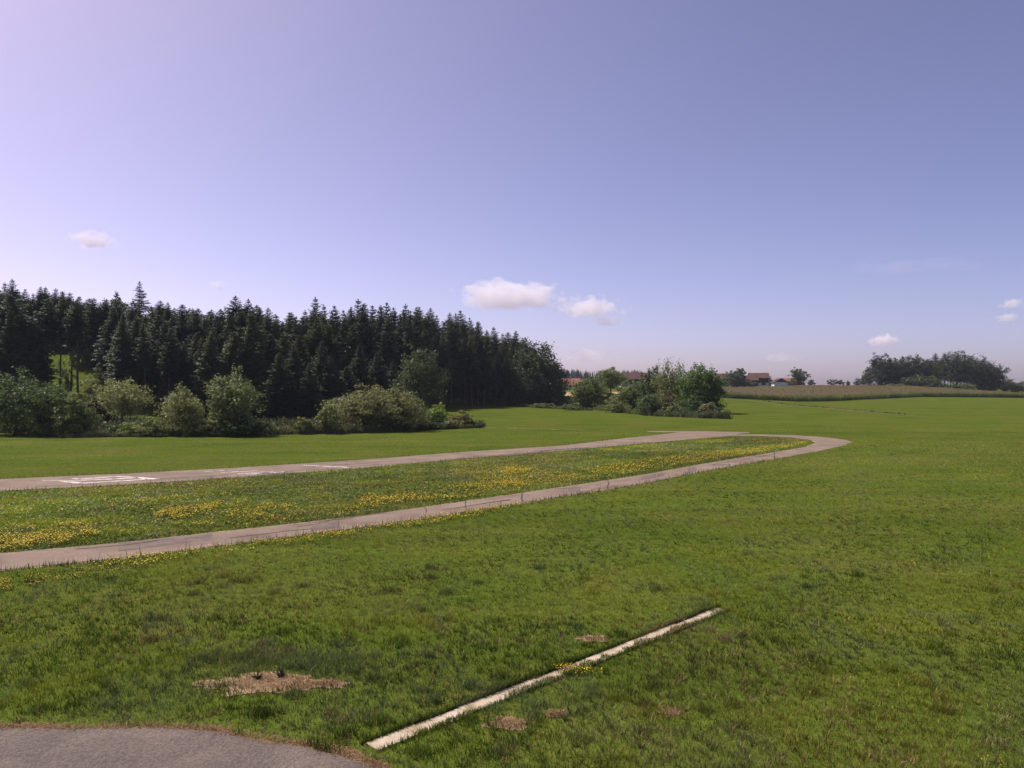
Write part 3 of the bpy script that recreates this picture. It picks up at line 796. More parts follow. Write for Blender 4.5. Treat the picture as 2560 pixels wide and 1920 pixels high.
SPR = np.array([0.054, 0.074, 0.029])
SPRUCE = {
    "full": [spruce_meshes(1, 24, 4.0, 0.04, SPR), spruce_meshes(2, 24, 3.6, 0.06, SPR * [1.5, 1.35, 1.1]), spruce_meshes(3, 24, 4.3, 0.05, SPR * [1.0, 1.05, 1.1])],
    "forest": [spruce_meshes(4, 24, 4.3, 0.30, SPR), spruce_meshes(5, 24, 3.7, 0.36, SPR * [1.35, 1.05, 1.0]), spruce_meshes(6, 24, 4.6, 0.25, SPR * [0.9, 0.95, 1.0]), spruce_meshes(7, 24, 4.0, 0.33, SPR * [1.35, 1.3, .9])],
    "bare": [spruce_meshes(8, 24, 3.0, 0.42, SPR), spruce_meshes(9, 24, 3.2, 0.36, SPR * [1.1, 1.05, 1.0]), spruce_meshes(10, 24, 2.7, 0.5, SPR)],
    "pole": [spruce_meshes(14, 24, 2.5, 0.62, SPR), spruce_meshes(15, 24, 2.2, 0.66, SPR * [1.2, 1.1, 1.0])],
    "open": [spruce_meshes(12, 24, 2.9, 0.25, SPR * 0.9, 0.62)],
}
SPRUCE_PROTO = {}
def spruce(X, Y, H, kind, label, group, r, widen=1.0, name="spruce_tree"):
    k = (kind, int(r.integers(0, len(SPRUCE[kind]))))
    tm, cm = SPRUCE[kind][k[1]]
    t = empty(name, (X, Y, float(terrain(X, Y)) - 0.1), r.uniform(0, 6.28))
    s = H / 24.0; w = s ** 0.6 * widen * r.uniform(0.8, 1.3)
    t.scale = (w, w, s)
    t.rotation_euler = (r.normal(0, .018), r.normal(0, .018), t.rotation_euler.z)
    tag(t, label, "spruce", group)
    for nm, me in (("trunk", tm), ("crown", cm)):
        o = bpy.data.objects.new(nm, me); COL.objects.link(o); o.parent = t
    return t

def leaf_cards(P, Nrm, size, cols, r):
    """diamond leaf clumps at P, roughly facing Nrm"""
    n = len(P)
    Nn = Nrm + r.normal(0, 0.75, (n, 3)); Nn /= np.linalg.norm(Nn, axis=1)[:, None] + 1e-9
    A = np.cross(Nn, r.normal(0, 1, (n, 3))); A /= np.linalg.norm(A, axis=1)[:, None] + 1e-9
    B = np.cross(Nn, A)
    s1 = (size * r.uniform(0.55, 1.35, n))[:, None]; s2 = s1 * r.uniform(0.4, 0.75, (n, 1))
    bend = Nn * s1 * r.uniform(-.25, .25, (n, 1))
    V = np.stack([P - A * s1, P + B * s2 + bend, P + A * s1, P - B * s2 + bend], 1).reshape(-1, 3)
    b = np.arange(n)[:, None] * 4
    T = np.concatenate([b + [[0, 1, 2]], b + [[0, 2, 3]]])
    return V, T, np.repeat(cols, 4, 0)

def broad_meshes(seed, H, W, cb, leaf, n, col, nl=8, spiky=0.22, airy=0.25, D=None, lean=0.0, droop=0.0):
    """a broadleaf tree or bush: limbs reaching to uneven lobes, each lobe a cloud of leaf clumps"""
    r = np.random.default_rng(seed)
    nl = int(nl * 1.35); n = int(n * 2.1); leaf = leaf * 0.82
    D = D or W * 0.9
    zc0, zc1 = cb * H, H
    lobes = []
    for i in range(nl):
        t = (i + 0.5) / nl                      # bottom to top
        z = zc0 + (zc1 - zc0) * (0.12 + 0.76 * t)
        prof = math.sin(math.pi * min(0.98, 0.20 + 0.66 * t)) ** 0.7
        a = i * 2.4 + r.uniform(-.5, .5)
        off = 0.62 * prof * r.uniform(0.35, 1.1)
        rad = (0.26 + 0.22 * r.random()) * prof + 0.06
        lobes.append((W * 0.5 * off * math.cos(a) * 1.1 + lean * (z / H), D * 0.5 * off * math.sin(a) * 1.1, z, W * rad, D * rad, (zc1 - zc0) * (0.19 + 0.09 * r.random())))
    top = max(l[2] + l[5] for l in lobes)
    lobes = [(x, y, z * (H / top) if z > 0.5 * H else z, a_, b_, c_) for x, y, z, a_, b_, c_ in lobes]
    Ps, Ns = [], []
    vol = np.array([l[3] * l[4] * l[5] for l in lobes]) ** 0.67; vol /= vol.sum()
    for (x, y, z, a_, b_, c_), sh in zip(lobes, vol):
        m = int(n * sh); ncl = max(8, m // 26)
        dv = r.normal(0, 1, (ncl, 3)); dv /= np.linalg.norm(dv, axis=1)[:, None]
        rr = r.uniform(0.55, 1.0 + spiky, ncl) ** 0.6
        cc = dv * rr[:, None]
        k = r.integers(0, ncl, m)
        sg = (0.13 + 0.05 * airy) * np.array([1, 1, 0.9 + 0.8 * droop])
        q = cc[k] + r.normal(0, 1, (m, 3)) * sg
        q[:, 2] -= droop * np.abs(r.normal(0, .22, m))
        Ps.append(np.array([x, y, z]) + q * [a_, b_, c_]); Ns.append(q / (np.linalg.norm(q, axis=1)[:, None] + 1e-6) + [0, 0, .25])
    P = np.concatenate(Ps); N_ = np.concatenate(Ns)
    keep = P[:, 2] > 0.05; P, N_ = P[keep], N_[keep]
    cln = np.array(col) * [2.05, 2.12, 1.75] * r.uniform(0.75, 1.28, (len(P), 1)) * (1 + 0.16 * np.sin(P[:, :1] * 1.7 + P[:, 1:2] * 2.1 + P[:, 2:] * 1.3))
    V, T, C = leaf_cards(P, N_, leaf, cln, r)
    crown = tri_mesh("crown", V, T, C); crown.materials.append(M["leaf"])
    segs = []
    tr = max(0.05, 0.022 * H)
    zt = max(0.5, zc0 + (zc1 - zc0) * 0.55)
    segs.append(([(0, 0, -0.5), (r.normal(0, .04) * W * .3, 0, zt * 0.5), (lean * .4, 0, zt)], [tr * 1.25, tr, tr * 0.5]))
    for x, y, z, a_, b_, c_ in lobes:
        zs_ = max(0.1, min(zt * 0.95, z - 0.5 * math.hypot(x, y) - 0.25 * c_))
        segs.append(([(lean * .4 * zs_ / zt, 0, zs_), ((x * .55), y * .55, zs_ + (z - zs_) * 0.45), (x, y, z + 0.5 * c_)], [tr * 0.5, tr * 0.32, tr * 0.08]))
    tv, tt = tubes(segs, 6)
    trunk = tri_mesh("trunk", tv, tt, smooth=True)
    return trunk, crown

TREE_N = [0]
def broad(name, label, cat, px, Y, top, width, col, cb=0.1, leaf=0.3, n=3000, group=None, base_py=None, bark="bark", **kw):
    """a tree seen at photo column px, standing Y metres out, its top at photo row top and width photo pixels wide"""
    X, Y, z0 = at(px, Y)
    H = zpix(top, Y) - z0
    W = width * Y / F
    TREE_N[0] += 1
    tm, cm = broad_meshes(1000 + TREE_N[0] * 7, H, W, cb, leaf, n, col, **kw)
    tm.materials.append(M[bark])
    t = empty(name, (X, Y, z0 - 0.05)); tag(t, label, cat, group)
    for nm, me in (("trunk", tm), ("crown", cm)):
        o = bpy.data.objects.new(nm, me); COL.objects.link(o); o.parent = t
    return t

# ---- the spruce forest on the hill
SKYLINE = [(-160, 700), (-60, 715), (0, 722), (15, 705), (35, 697), (60, 722), (80, 728), (100, 716), (112, 715), (137, 718), (157, 722), (175, 726), (197, 735), (222, 740), (240, 744), (258, 746),
           (300, 752), (335, 748), (375, 760), (400, 747), (415, 752), (440, 766), (455, 757), (470, 768), (485, 768), (500, 765), (520, 772), (535, 770), (548, 766), (560, 775), (575, 770),
           (590, 738), (615, 745), (640, 757), (655, 764), (675, 762), (688, 780), (702, 800), (725, 775), (740, 777), (760, 776), (775, 770), (790, 742), (815, 757), (838, 757), (858, 772), (875, 765), (900, 745), (915, 757), (927, 757),
           (950, 757), (975, 756), (993, 775), (1012, 757), (1038, 764), (1050, 766), (1075, 763), (1090, 786), (1120, 780), (1147, 775), (1165, 795), (1180, 790), (1200, 800), (1218, 822), (1235, 815), (1250, 830), (1270, 826), (1295, 826), (1312, 842), (1330, 858)]
skx, sky_y = np.array([p[0] for p in SKYLINE], float), np.array([p[1] for p in SKYLINE], float)
EDGE = [(-160, 188), (0, 184), (130, 186), (300, 182), (520, 180), (640, 178), (760, 188), (960, 216), (1100, 256), (1200, 273), (1300, 291), (1345, 300)]
ex, ey = np.array([p[0] for p in EDGE], float), np.array([p[1] for p in EDGE], float)
r = np.random.default_rng(77)
RANK = {"sky": ("tip on the forest skyline", "skyline spruces"), "second": ("just below the forest skyline", "spruces below the skyline"), "inner": ("half hidden within the forest", "inner spruces"),
        "edge": ("at the outer edge of the forest", "edge spruces")}
def zone(px):
    if px < 300: return "on the hill by the clearing"
    if px < 460: return "above the egg-shaped willow"
    if px < 700: return "behind the tall leafy bush"
    if px < 1000: return "behind the broad round willow"
    if px < 1170: return "behind the tall birch-like tree"
    return "next to the open meadow"
def forest_tree(px, depth, drop, kind, own=None, widen=1.0, rank="inner"):
    Y = float(np.interp(px, ex, ey)) + depth
    X, Y, z0 = at(px, Y)
    top = float(np.interp(px, skx, sky_y)) + drop
    H = zpix(top, Y) - z0
    if H < 9: return None
    H = min(H, 33)
    ph, gp = RANK[rank]
    return spruce(X, Y, H, kind, own or ("dark spruce " + ph + " " + zone(px)), gp + " " + zone(px), r, widen)
OWN = {590: "tall pointed spruce rising above the middle of the forest", 790: "single sharp spruce tip standing above the forest right of the gap",
       35: "broad high spruce crown over the hill at the picture's left edge", 1147: "last high spruce tip where the forest starts to slope down"}
for px, top in SKYLINE:                                # the skyline, each tip
    forest_tree(px, r.uniform(46, 60) if 5 < px < 190 else r.uniform(26, 42), 0 if (px in OWN) else r.uniform(-2, 5), "forest", OWN.get(px), rank="sky")
for px in np.arange(-150, 1335, 19):                   # second rank just below
    px = px + r.uniform(-7, 7)
    if 690 < px < 712 or 5 < px < 280: continue
    forest_tree(px, r.uniform(16, 26), r.uniform(2, 30), "full", rank="second")
for px in np.arange(6, 330, 15):                      # behind the clearing
    forest_tree(px + r.uniform(-5, 5), r.uniform(56, 74), r.uniform(4, 26), "full", rank="second")
for px in np.arange(-150, 1340, 25):                   # third rank
    px = px + r.uniform(-9, 9)
    if 85 < px < 300: continue
    forest_tree(px, r.uniform(-16, -9) if 5 < px < 90 else r.uniform(7, 15), r.uniform(25, 85), "forest")
for px in np.arange(-140, 1340, 27):                   # the outer edge
    px = px + r.uniform(-8, 8)
    if 85 < px < 305 or 660 < px < 960: continue
    forest_tree(px, r.uniform(-18, -8) if 5 < px < 90 else r.uniform(0, 6), r.uniform(20, 110) if px < 1000 else r.uniform(8, 70), "bare" if (px > 1000 or r.random() < .5) else "full", rank="edge")
# the full spruces that come down to the ground in front
for i, (px, top, Y, lb) in enumerate([(700, 880, 176, "full spruce with branches to the ground, left of its green row"), (735, 860, 182, "full spruce, second in the green row before the forest"),
                               (772, 905, 178, "lower full spruce between two taller ones before the forest"), (805, 850, 188, "tall full spruce in the green row left of the willow"),
                               (830, 890, 186, "full spruce close behind the reedy bush"), (900, 860, 200, "full spruce above the middle of the round willow"),
                               (945, 880, 206, "full spruce above the right half of the round willow"), (668, 900, 178, "slim full spruce right of the tall leafy bush"),
                               (868, 915, 192, "shorter full spruce above the left half of the round willow"), (985, 900, 214, "full spruce left of the tall broad birch"),
                               (20, 905, 176, "dark low spruce among the trees at the left edge"), (235, 985, 160, "short dark spruce standing in front of the clearing"),
                               (265, 1000, 163, "small dark spruce right of the clearing's foot"), (62, 890, 172, "dark spruce left of the clearing"), (620, 940, 176, "dark spruce beside the tall leafy bush")]):
    X, Y, z0 = at(px, Y)
    spruce(X, Y, zpix(top, Y) - z0, "full", lb, "full spruces before the forest", r, 1.15)
# bare-stemmed ones before the clearing, and the lone giant on the skyline
for px, top, Y, lb in [(148, 735, 178, "thin bare-stemmed spruce at the clearing's left side"), (176, 745, 176, "thin bare-stemmed spruce before the clearing, the middle one"), (195, 748, 175, "bare-stemmed spruce with the tallest naked trunk before the clearing"),
                       (118, 740, 176, "bare-stemmed spruce beside the clearing, outermost"), (300, 800, 190, "bare-stemmed spruce right of the clearing")]:
    X, Y, z0 = at(px, Y)
    spruce(X, Y, zpix(top, Y) - z0, "pole", lb, "bare-stemmed spruces by the clearing", r, 0.9)
X, Y, z0 = at(350, 226)
spruce(X, Y, zpix(702, 226) - z0, "open", "tall open-branched spruce standing alone above the forest skyline", None, r, 1.15)

# ---- broadleaf trees and bushes before the forest
PALE = (0.120, 0.122, 0.050); OLIVE = (0.092, 0.102, 0.036); DKG = (0.040, 0.060, 0.020); MID = (0.060, 0.088, 0.022); BRI = (0.105, 0.140, 0.030); DEEP = (0.032, 0.050, 0.020)
HG = "trees and bushes along the far meadow edge"
broad("broadleaf_tree", "big dark round tree at the left edge of the meadow hedge", "tree", 40, 124, 930, 150, DKG, 0.04, 0.24, 5200, HG, nl=11)
broad("broadleaf_tree", "dark round tree, second in the hedge from the left edge", "tree", 122, 122, 952, 120, (0.048, 0.066, 0.022), 0.04, 0.24, 4600, HG, nl=10)
broad("broadleaf_tree", "lighter olive tree, narrow, right of the dark hedge trees", "tree", 188, 121, 978, 80, OLIVE, 0.05, 0.22, 3600, HG, nl=9)
broad("willow_tree", "pale airy willow with a visible stem before the clearing", "tree", 306, 138, 943, 96, PALE, 0.30, 0.22, 3000, HG, bark="bark_pale", nl=8, airy=1.0, droop=.3)
broad("willow_tree", "pale egg-shaped willow bush standing alone in the hedge", "tree", 455, 122, 966, 88, PALE, 0.04, 0.20, 3800, HG, nl=10, spiky=.15)
broad("broadleaf_tree", "tall two-storey leafy bush with a dark foot", "tree", 582, 122, 914, 92, (0.088, 0.10, 0.042), 0.03, 0.22, 5200, HG, nl=13)
broad("bush", "pale low bush against the foot of the tall leafy bush", "bush", 528, 121, 1033, 74, PALE, 0.02, 0.2, 1800, HG, nl=7)
broad("bush", "small dark bush right at the foot of the tall leafy bush", "bush", 600, 120, 1040, 80, DEEP, 0.02, 0.2, 1800, HG, nl=6)
broad("willow_tree", "broad round grey-green willow, the widest in the hedge", "tree", 910, 134, 960, 130, (0.112, 0.108, 0.050), 0.03, 0.24, 6000, HG, nl=13, spiky=.1)
broad("willow_tree", "round grey-green willow joined to the widest one, its right half", "tree", 985, 135, 972, 120, (0.104, 0.104, 0.046), 0.03, 0.24, 5200, HG, nl=12, spiky=.1)
broad("bush", "reedy upright bush left of the widest willow", "bush", 820, 127, 1008, 48, OLIVE, 0.02, 0.2, 1700, HG, nl=8, spiky=.2)
broad("bush", "little round bush in the weeds under the full spruces", "bush", 755, 126, 1040, 42, OLIVE, 0.02, 0.2, 1200, HG, nl=6)
broad("bush", "bushy weeds clump right of the egg-shaped willow", "bush", 500, 121, 1052, 50, MID, 0.02, 0.18, 1000, HG, nl=6)
broad("bush", "low olive bush left of the egg-shaped willow", "bush", 388, 120, 1043, 60, OLIVE, 0.02, 0.18, 1300, HG, nl=6)
broad("bush", "low bright bush under the airy willow", "bush", 330, 121, 1055, 56, (0.09, 0.11, 0.03), 0.02, 0.18, 1100, HG, nl=6)
broad("bush", "low dark bush next to the olive one in the hedge gap", "bush", 268, 121, 1060, 60, DKG, 0.02, 0.18, 1000, HG, nl=5)
broad("bush", "small pale bush right of the tall bush's dark foot", "bush", 655, 122, 1052, 52, OLIVE, 0.02, 0.18, 1100, HG, nl=6)
broad("birch_tree", "tall broad birch-like tree before the forest wall", "tree", 1050, 180, 864, 98, (0.044, 0.053, 0.024), 0.03, 0.30, 6000, HG, nl=14, droop=.3)
broad("young_tree", "slim young tree with a bare stem right of the widest willow", "tree", 1040, 141, 1000, 44, MID, 0.25, 0.2, 1300, HG, nl=7, airy=1.0)
broad("young_tree", "bright green young tree near the hedge's end", "tree", 1095, 142, 1009, 40, BRI, 0.18, 0.2, 1300, HG, nl=7, airy=.8)
broad("bush", "brown-topped bush near the hedge's end", "bush", 1158, 145, 1026, 42, (0.110, 0.100, 0.038), 0.02, 0.2, 1200, HG, nl=6)
broad("bush", "yellowish bush between the bright young tree and the hedge's end", "bush", 1130, 147, 1036, 40, (0.140, 0.135, 0.030), 0.02, 0.2, 800, HG, nl=5)
broad("bush", "dark bush filling the foot of the bright young tree", "bush", 1065, 139, 1042, 70, DKG, 0.02, 0.2, 1500, HG, nl=7)
broad("bush", "low grey weeds bush at the hedge's outer end", "bush", 1185, 145, 1050, 40, (0.06, 0.07, 0.035), 0.02, 0.18, 900, HG, nl=5)
# clearing
CG = "bushes in the hillside clearing"
broad("bush", "round dark bush in the hillside clearing", "bush", 228, 212, 860, 42, (0.055, 0.070, 0.025), 0.03, 0.3, 1500, CG, nl=8)
broad("bush", "yellow-green small bush at the top of the clearing", "bush", 183, 212, 868, 18, BRI, 0.02, 0.3, 500, CG, nl=5)
broad("bush", "pale brush in the lower clearing", "bush", 220, 180, 940, 60, (0.10, 0.105, 0.045), 0.02, 0.28, 900, CG, nl=7)
broad("bush", "grey bush at the clearing's right side", "bush", 255, 188, 915, 44, (0.06, 0.075, 0.035), 0.02, 0.28, 900, CG, nl=6)
broad("bush", "light brush at the clearing's foot", "bush", 200, 171, 990, 70, (0.085, 0.10, 0.04), 0.02, 0.26, 1000, CG, nl=6)
broad("bush", "green bush left in the clearing", "bush", 165, 186, 895, 30, MID, 0.02, 0.28, 700, CG, nl=5)
broad("broadleaf_tree", "round-topped broadleaf crown in the forest skyline left of the open spruce", "tree", 288, 222, 739, 62, (0.042, 0.056, 0.022), 0.25, 0.4, 2600, None, nl=9)

# the oak that closes the forest
broad("oak_tree", "large dark oak closing the forest at its outer end", "tree", 1338, 292, 853, 120, (0.024, 0.034, 0.013), 0.02, 0.46, 8000, "oaks at the forest end", nl=15, airy=0.0)
broad("oak_tree", "dark oak hanging over the field at the forest end", "tree", 1368, 298, 905, 78, (0.022, 0.031, 0.013), 0.02, 0.44, 4200, "oaks at the forest end", nl=10)
broad("young_tree", "low dark branchy tree right at the oaks' foot", "tree", 1397, 305, 948, 38, DKG, 0.3, 0.4, 900, "oaks at the forest end", nl=6, airy=.6)

# ---- the grove in the middle of the meadow
GG = "trees and bushes of the meadow grove"
broad("broadleaf_tree", "round dark tree at the grove's left end", "tree", 1472, 252, 942, 76, (0.062, 0.080, 0.024), 0.02, 0.34, 4200, GG, nl=11)
broad("broadleaf_tree", "loose tree with an open crown behind the grove's left end", "tree", 1527, 330, 917, 58, (0.070, 0.088, 0.028), 0.35, 0.38, 2600, GG, nl=9, airy=.8)
broad("bush", "bright green hedge bush left of the grove", "bush", 1412, 300, 986, 44, (0.085, 0.12, 0.03), 0.02, 0.34, 1500, GG, nl=8)
broad("bush", "green hedge bush between the oaks and the grove", "bush", 1440, 288, 990, 40, (0.075, 0.105, 0.03), 0.02, 0.34, 1300, GG, nl=7)
broad("bush", "yellow-green bush under the open-crowned tree", "bush", 1522, 250, 976, 48, (0.095, 0.11, 0.03), 0.02, 0.3, 1400, GG, nl=8)
broad("bush", "dark bush in the middle of the grove", "bush", 1582, 236, 950, 66, (0.055, 0.07, 0.026), 0.02, 0.32, 2600, GG, nl=9)
broad("bush", "olive bush in the grove below the brown barn roof", "bush", 1553, 246, 985, 52, OLIVE, 0.02, 0.3, 1500, GG, nl=7)
broad("broadleaf_tree", "dark slender tree with a blunt top in the grove", "tree", 1630, 232, 914, 50, (0.045, 0.058, 0.024), 0.05, 0.34, 2600, GG, nl=9)
broad("birch_tree", "feathery birch of the grove with the left of two tall tops", "tree", 1664, 226, 904, 52, (0.095, 0.100, 0.042), 0.06, 0.28, 2800, GG, nl=11, airy=.8, droop=.5, bark="bark_pale")
broad("birch_tree", "feathery birch of the grove with the right of two tall tops", "tree", 1697, 224, 902, 54, (0.088, 0.096, 0.042), 0.06, 0.28, 2800, GG, nl=11, airy=.8, droop=.5, bark="bark_pale")
broad("maple_tree", "broad dense maple at the grove's outer end", "tree", 1752, 214, 907, 88, (0.052, 0.078, 0.022), 0.03, 0.34, 6000, GG, nl=14)
broad("maple_tree", "lower dark side crown of the grove's maple", "tree", 1782, 212, 950, 38, (0.040, 0.062, 0.020), 0.03, 0.32, 2000, GG, nl=8)
broad("conical_bush", "dark cone-shaped bush standing forward of the grove", "bush", 1625, 201, 984, 50, (0.050, 0.068, 0.030), 0.02, 0.26, 2000, GG, nl=8)
broad("bush", "brownish bush below the birches", "bush", 1672, 210, 975, 60, (0.088, 0.080, 0.036), 0.02, 0.28, 1900, GG, nl=8)
broad("bush", "round green bush in front of the grove's maple", "bush", 1682, 196, 1008, 40, (0.075, 0.088, 0.034), 0.02, 0.24, 1200, GG, nl=6)
broad("bush", "pale round bush at the maple's foot", "bush", 1770, 196, 1006, 42, (0.105, 0.10, 0.05), 0.02, 0.24, 1400, GG, nl=7)
broad("bush", "dark low bush between birches and maple", "bush", 1722, 204, 990, 56, DKG, 0.02, 0.26, 1500, GG, nl=7)
broad("bush", "olive low bush at the grove's left foot", "bush", 1540, 220, 1000, 54, OLIVE, 0.02, 0.26, 1300, GG, nl=6)
broad("bush", "little weeds bush between the oaks and the grove", "bush", 1365, 262, 1006, 44, (0.06, 0.075, 0.03), 0.02, 0.28, 800, GG, nl=5)
broad("bush", "low grey weeds bush at the grove's left tip", "bush", 1432, 240, 1008, 40, (0.075, 0.09, 0.034), 0.02, 0.26, 800, GG, nl=5)

# ---- the wood on the right
WG = "trees of the small wood above the corn"
WD = (0.031, 0.039, 0.021)
for i, (px, top, w, cb, lb) in enumerate([(2203, 884, 46, .02, "outermost broadleaf tree of the small wood, with a tall knob top"), (2238, 892, 46, .05, "second broadleaf tree of the small wood"),
        (2268, 890, 44, .1, "third broadleaf tree of the small wood"), (2298, 889, 46, .05, "fourth broadleaf tree of the small wood, before the gap"),
        (2322, 902, 34, .2, "thinner broadleaf tree at the gap of the small wood"), (2393, 877, 50, .35, "highest round crown of the small wood"),
        (2450, 890, 48, .1, "pointed broadleaf tree near the small wood's outer end"), (2475, 905, 46, .02, "rounded last tree of the small wood")]):
    broad("broadleaf_tree", lb, "tree", px, 545 + (i * 37) % 30, top, w * 1.3, tuple(np.array(WD) * .8 * (0.85 + 0.1 * (i % 4))), cb * .4, 0.55, 5200, WG, nl=14, airy=0.0, spiky=.12)
for px, top in [(2336, 882), (2352, 895), (2362, 884), (2376, 900), (2410, 892), (2424, 893), (2436, 900), (2345, 905), (2402, 905), (2462, 905), (2310, 900), (2255, 900), (2285, 905), (2220, 905), (2430, 890), (2370, 892)]:
    Y = 560 + r.uniform(-8, 25); X, Y, z0 = at(px, Y)
    spruce(X, Y, zpix(top, Y) - z0, "bare" if 2325 < px < 2420 else "forest", "dark spruce among the broadleaf trees of the small wood", "spruces in the small wood", r, 1.6)
for px, top, w, lb in [(2275, 940, 34, "light bush before the small wood, left of three"), (2300, 936, 30, "light bush before the small wood, middle"), (2330, 938, 36, "light tall bush before the small wood's stems"),
                       (2390, 955, 44, "low round bush before the wood's naked stems"), (2360, 958, 40, "low bush under the small wood's stems"), (2418, 958, 36, "low bush right under the small wood's outer stems"), (2240, 958, 44, "low dark bush under the first trees of the small wood")]:
    broad("bush", lb, "bush", px, 532, top, w, (0.062, 0.072, 0.034), 0.02, 0.55, 900, "bushes before the small wood", nl=6)
broad("broadleaf_tree", "round tree beside the small wood's outer end", "tree", 2510, 575, 943, 46, (0.058, 0.068, 0.036), 0.02, 0.6, 1500, "trees at the picture's right edge", nl=9)
broad("broadleaf_tree", "pale tree at the picture's right edge", "tree", 2545, 560, 956, 42, (0.07, 0.078, 0.045), 0.02, 0.6, 1300, "trees at the picture's right edge", nl=8)
broad("broadleaf_tree", "dark tree cut off by the picture's right edge", "tree", 2568, 590, 948, 40, (0.05, 0.058, 0.035), 0.02, 0.6, 1300, "trees at the picture's right edge", nl=8)
broad("broadleaf_tree", "distant feathery tree left of the small wood", "tree", 2168, 640, 934, 26, (0.05, 0.056, 0.045), 0.05, 0.6, 700, "far trees on the crest", nl=6, airy=1)
broad("conifer_tree", "distant slim dark tree left of the small wood", "tree", 2157, 640, 938, 9, (0.04, 0.046, 0.04), 0.02, 0.5, 400, "far trees on the crest", nl=6)
broad("bush", "distant flat bush left of the small wood", "bush", 2144, 640, 945, 16, (0.045, 0.052, 0.045), 0.02, 0.5, 400, "far trees on the crest", nl=4)
for px, top, w, lb in [(2082, 948, 22, "far bush on the crest, left of a pair"), (2100, 950, 16, "far bush on the crest, right of a pair"), (2028, 949, 18, "far round bush right of the farm's round tree"), (2120, 953, 9, "tiny far bush on the crest before the small wood")]:
    broad("bush", lb, "bush", px, 660, top, w, (0.045, 0.055, 0.045), 0.02, 0.6, 450, "far trees on the crest", nl=5)
# farm trees
broad("broadleaf_tree", "round dense tree at the farm's outer end", "tree", 1997, 585, 919, 35, (0.055, 0.062, 0.034), 0.02, 0.6, 2200, "trees round the farms", nl=10)
broad("broadleaf_tree", "dark tree between the two long barns", "tree", 1832, 560, 926, 34, (0.036, 0.048, 0.024), 0.02, 0.6, 2000, "trees round the farms", nl=9)
broad("broadleaf_tree", "olive-topped tree behind the dark one between the barns", "tree", 1850, 580, 922, 26, (0.066, 0.068, 0.032), 0.2, 0.6, 1200, "trees round the farms", nl=7)
broad("broadleaf_tree", "tree leaning over the near end of the long barn", "tree", 1812, 560, 946, 18, (0.045, 0.058, 0.025), 0.02, 0.6, 900, "trees round the farms", nl=7)
broad("bush", "bush before the long barn, left of the dark tree", "bush", 1790, 555, 950, 24, (0.055, 0.068, 0.028), 0.02, 0.6, 800, "trees round the farms", nl=6)
broad("bush", "small bush before the two-part barn", "bush", 1880, 560, 950, 18, (0.075, 0.08, 0.04), 0.02, 0.5, 500, "trees round the farms", nl=5)
broad("bush", "dark bush before the two-part barn's boards", "bush", 1862, 560, 951, 26, (0.04, 0.048, 0.028), 0.02, 0.5, 500, "trees round the farms", nl=5)
broad("bush", "bush between two-part barn and white gable house", "bush", 1922, 590, 942, 18, (0.05, 0.058, 0.034), 0.02, 0.5, 500, "trees round the farms", nl=5)
broad("bush", "bush before the red roof right of the white gable", "bush", 1980, 575, 948, 24, (0.075, 0.068, 0.036), 0.02, 0.5, 500, "trees round the farms", nl=5)

# ---- the far forest on the horizon: one dark band
r = np.random.default_rng(91)
V, C = [], []
for i in range(420):
    Y = r.uniform(1080, 1300); px = r.uniform(1330, 1660); X, Y, z0 = at(px, Y)
    rd = r.random() < 0.12
    top = 929 + 7 * (fbm(px * 0.03, 0, 3) - .5) + r.uniform(-4, 5) + (px > 1600) * 4
    H = zpix(top, Y) - z0; R_ = H * (0.14 if not rd else 0.24)
    cl = np.array([0.026, 0.034, 0.034]) * r.uniform(.7, 1.25)
    m_ = 34
    t = r.random(m_) ** 0.8; a = r.uniform(0, 6.28, m_)
    rr = R_ * ((1 - t) ** .8 if not rd else np.sin(np.pi * (0.2 + .75 * t)))
    z = z0 + H * (0.1 + 0.9 * t)
    p2 = np.stack([X + np.cos(a) * rr, Y + np.sin(a) * rr, z - 0.8], 1)
    p0 = np.stack([X + np.cos(a + .9) * rr * .4, Y + np.sin(a + .9) * rr * .4, z + H * .09], 1)
    p1 = np.stack([X + np.cos(a - .9) * rr * .5, Y + np.sin(a - .9) * rr * .5, z - H * .10], 1)
    V.append(np.stack([p0, p1, p2], 1).reshape(-1, 3)); C.append(np.tile(cl, (m_ * 3, 1)))
V = np.concatenate(V); C = np.concatenate(C)
tag(link("forest", tri_mesh("forest", V, np.arange(len(V)).reshape(-1, 3), C), M["needle"]), "far dark forest band on the horizon behind the farms", "forest", kind="stuff")

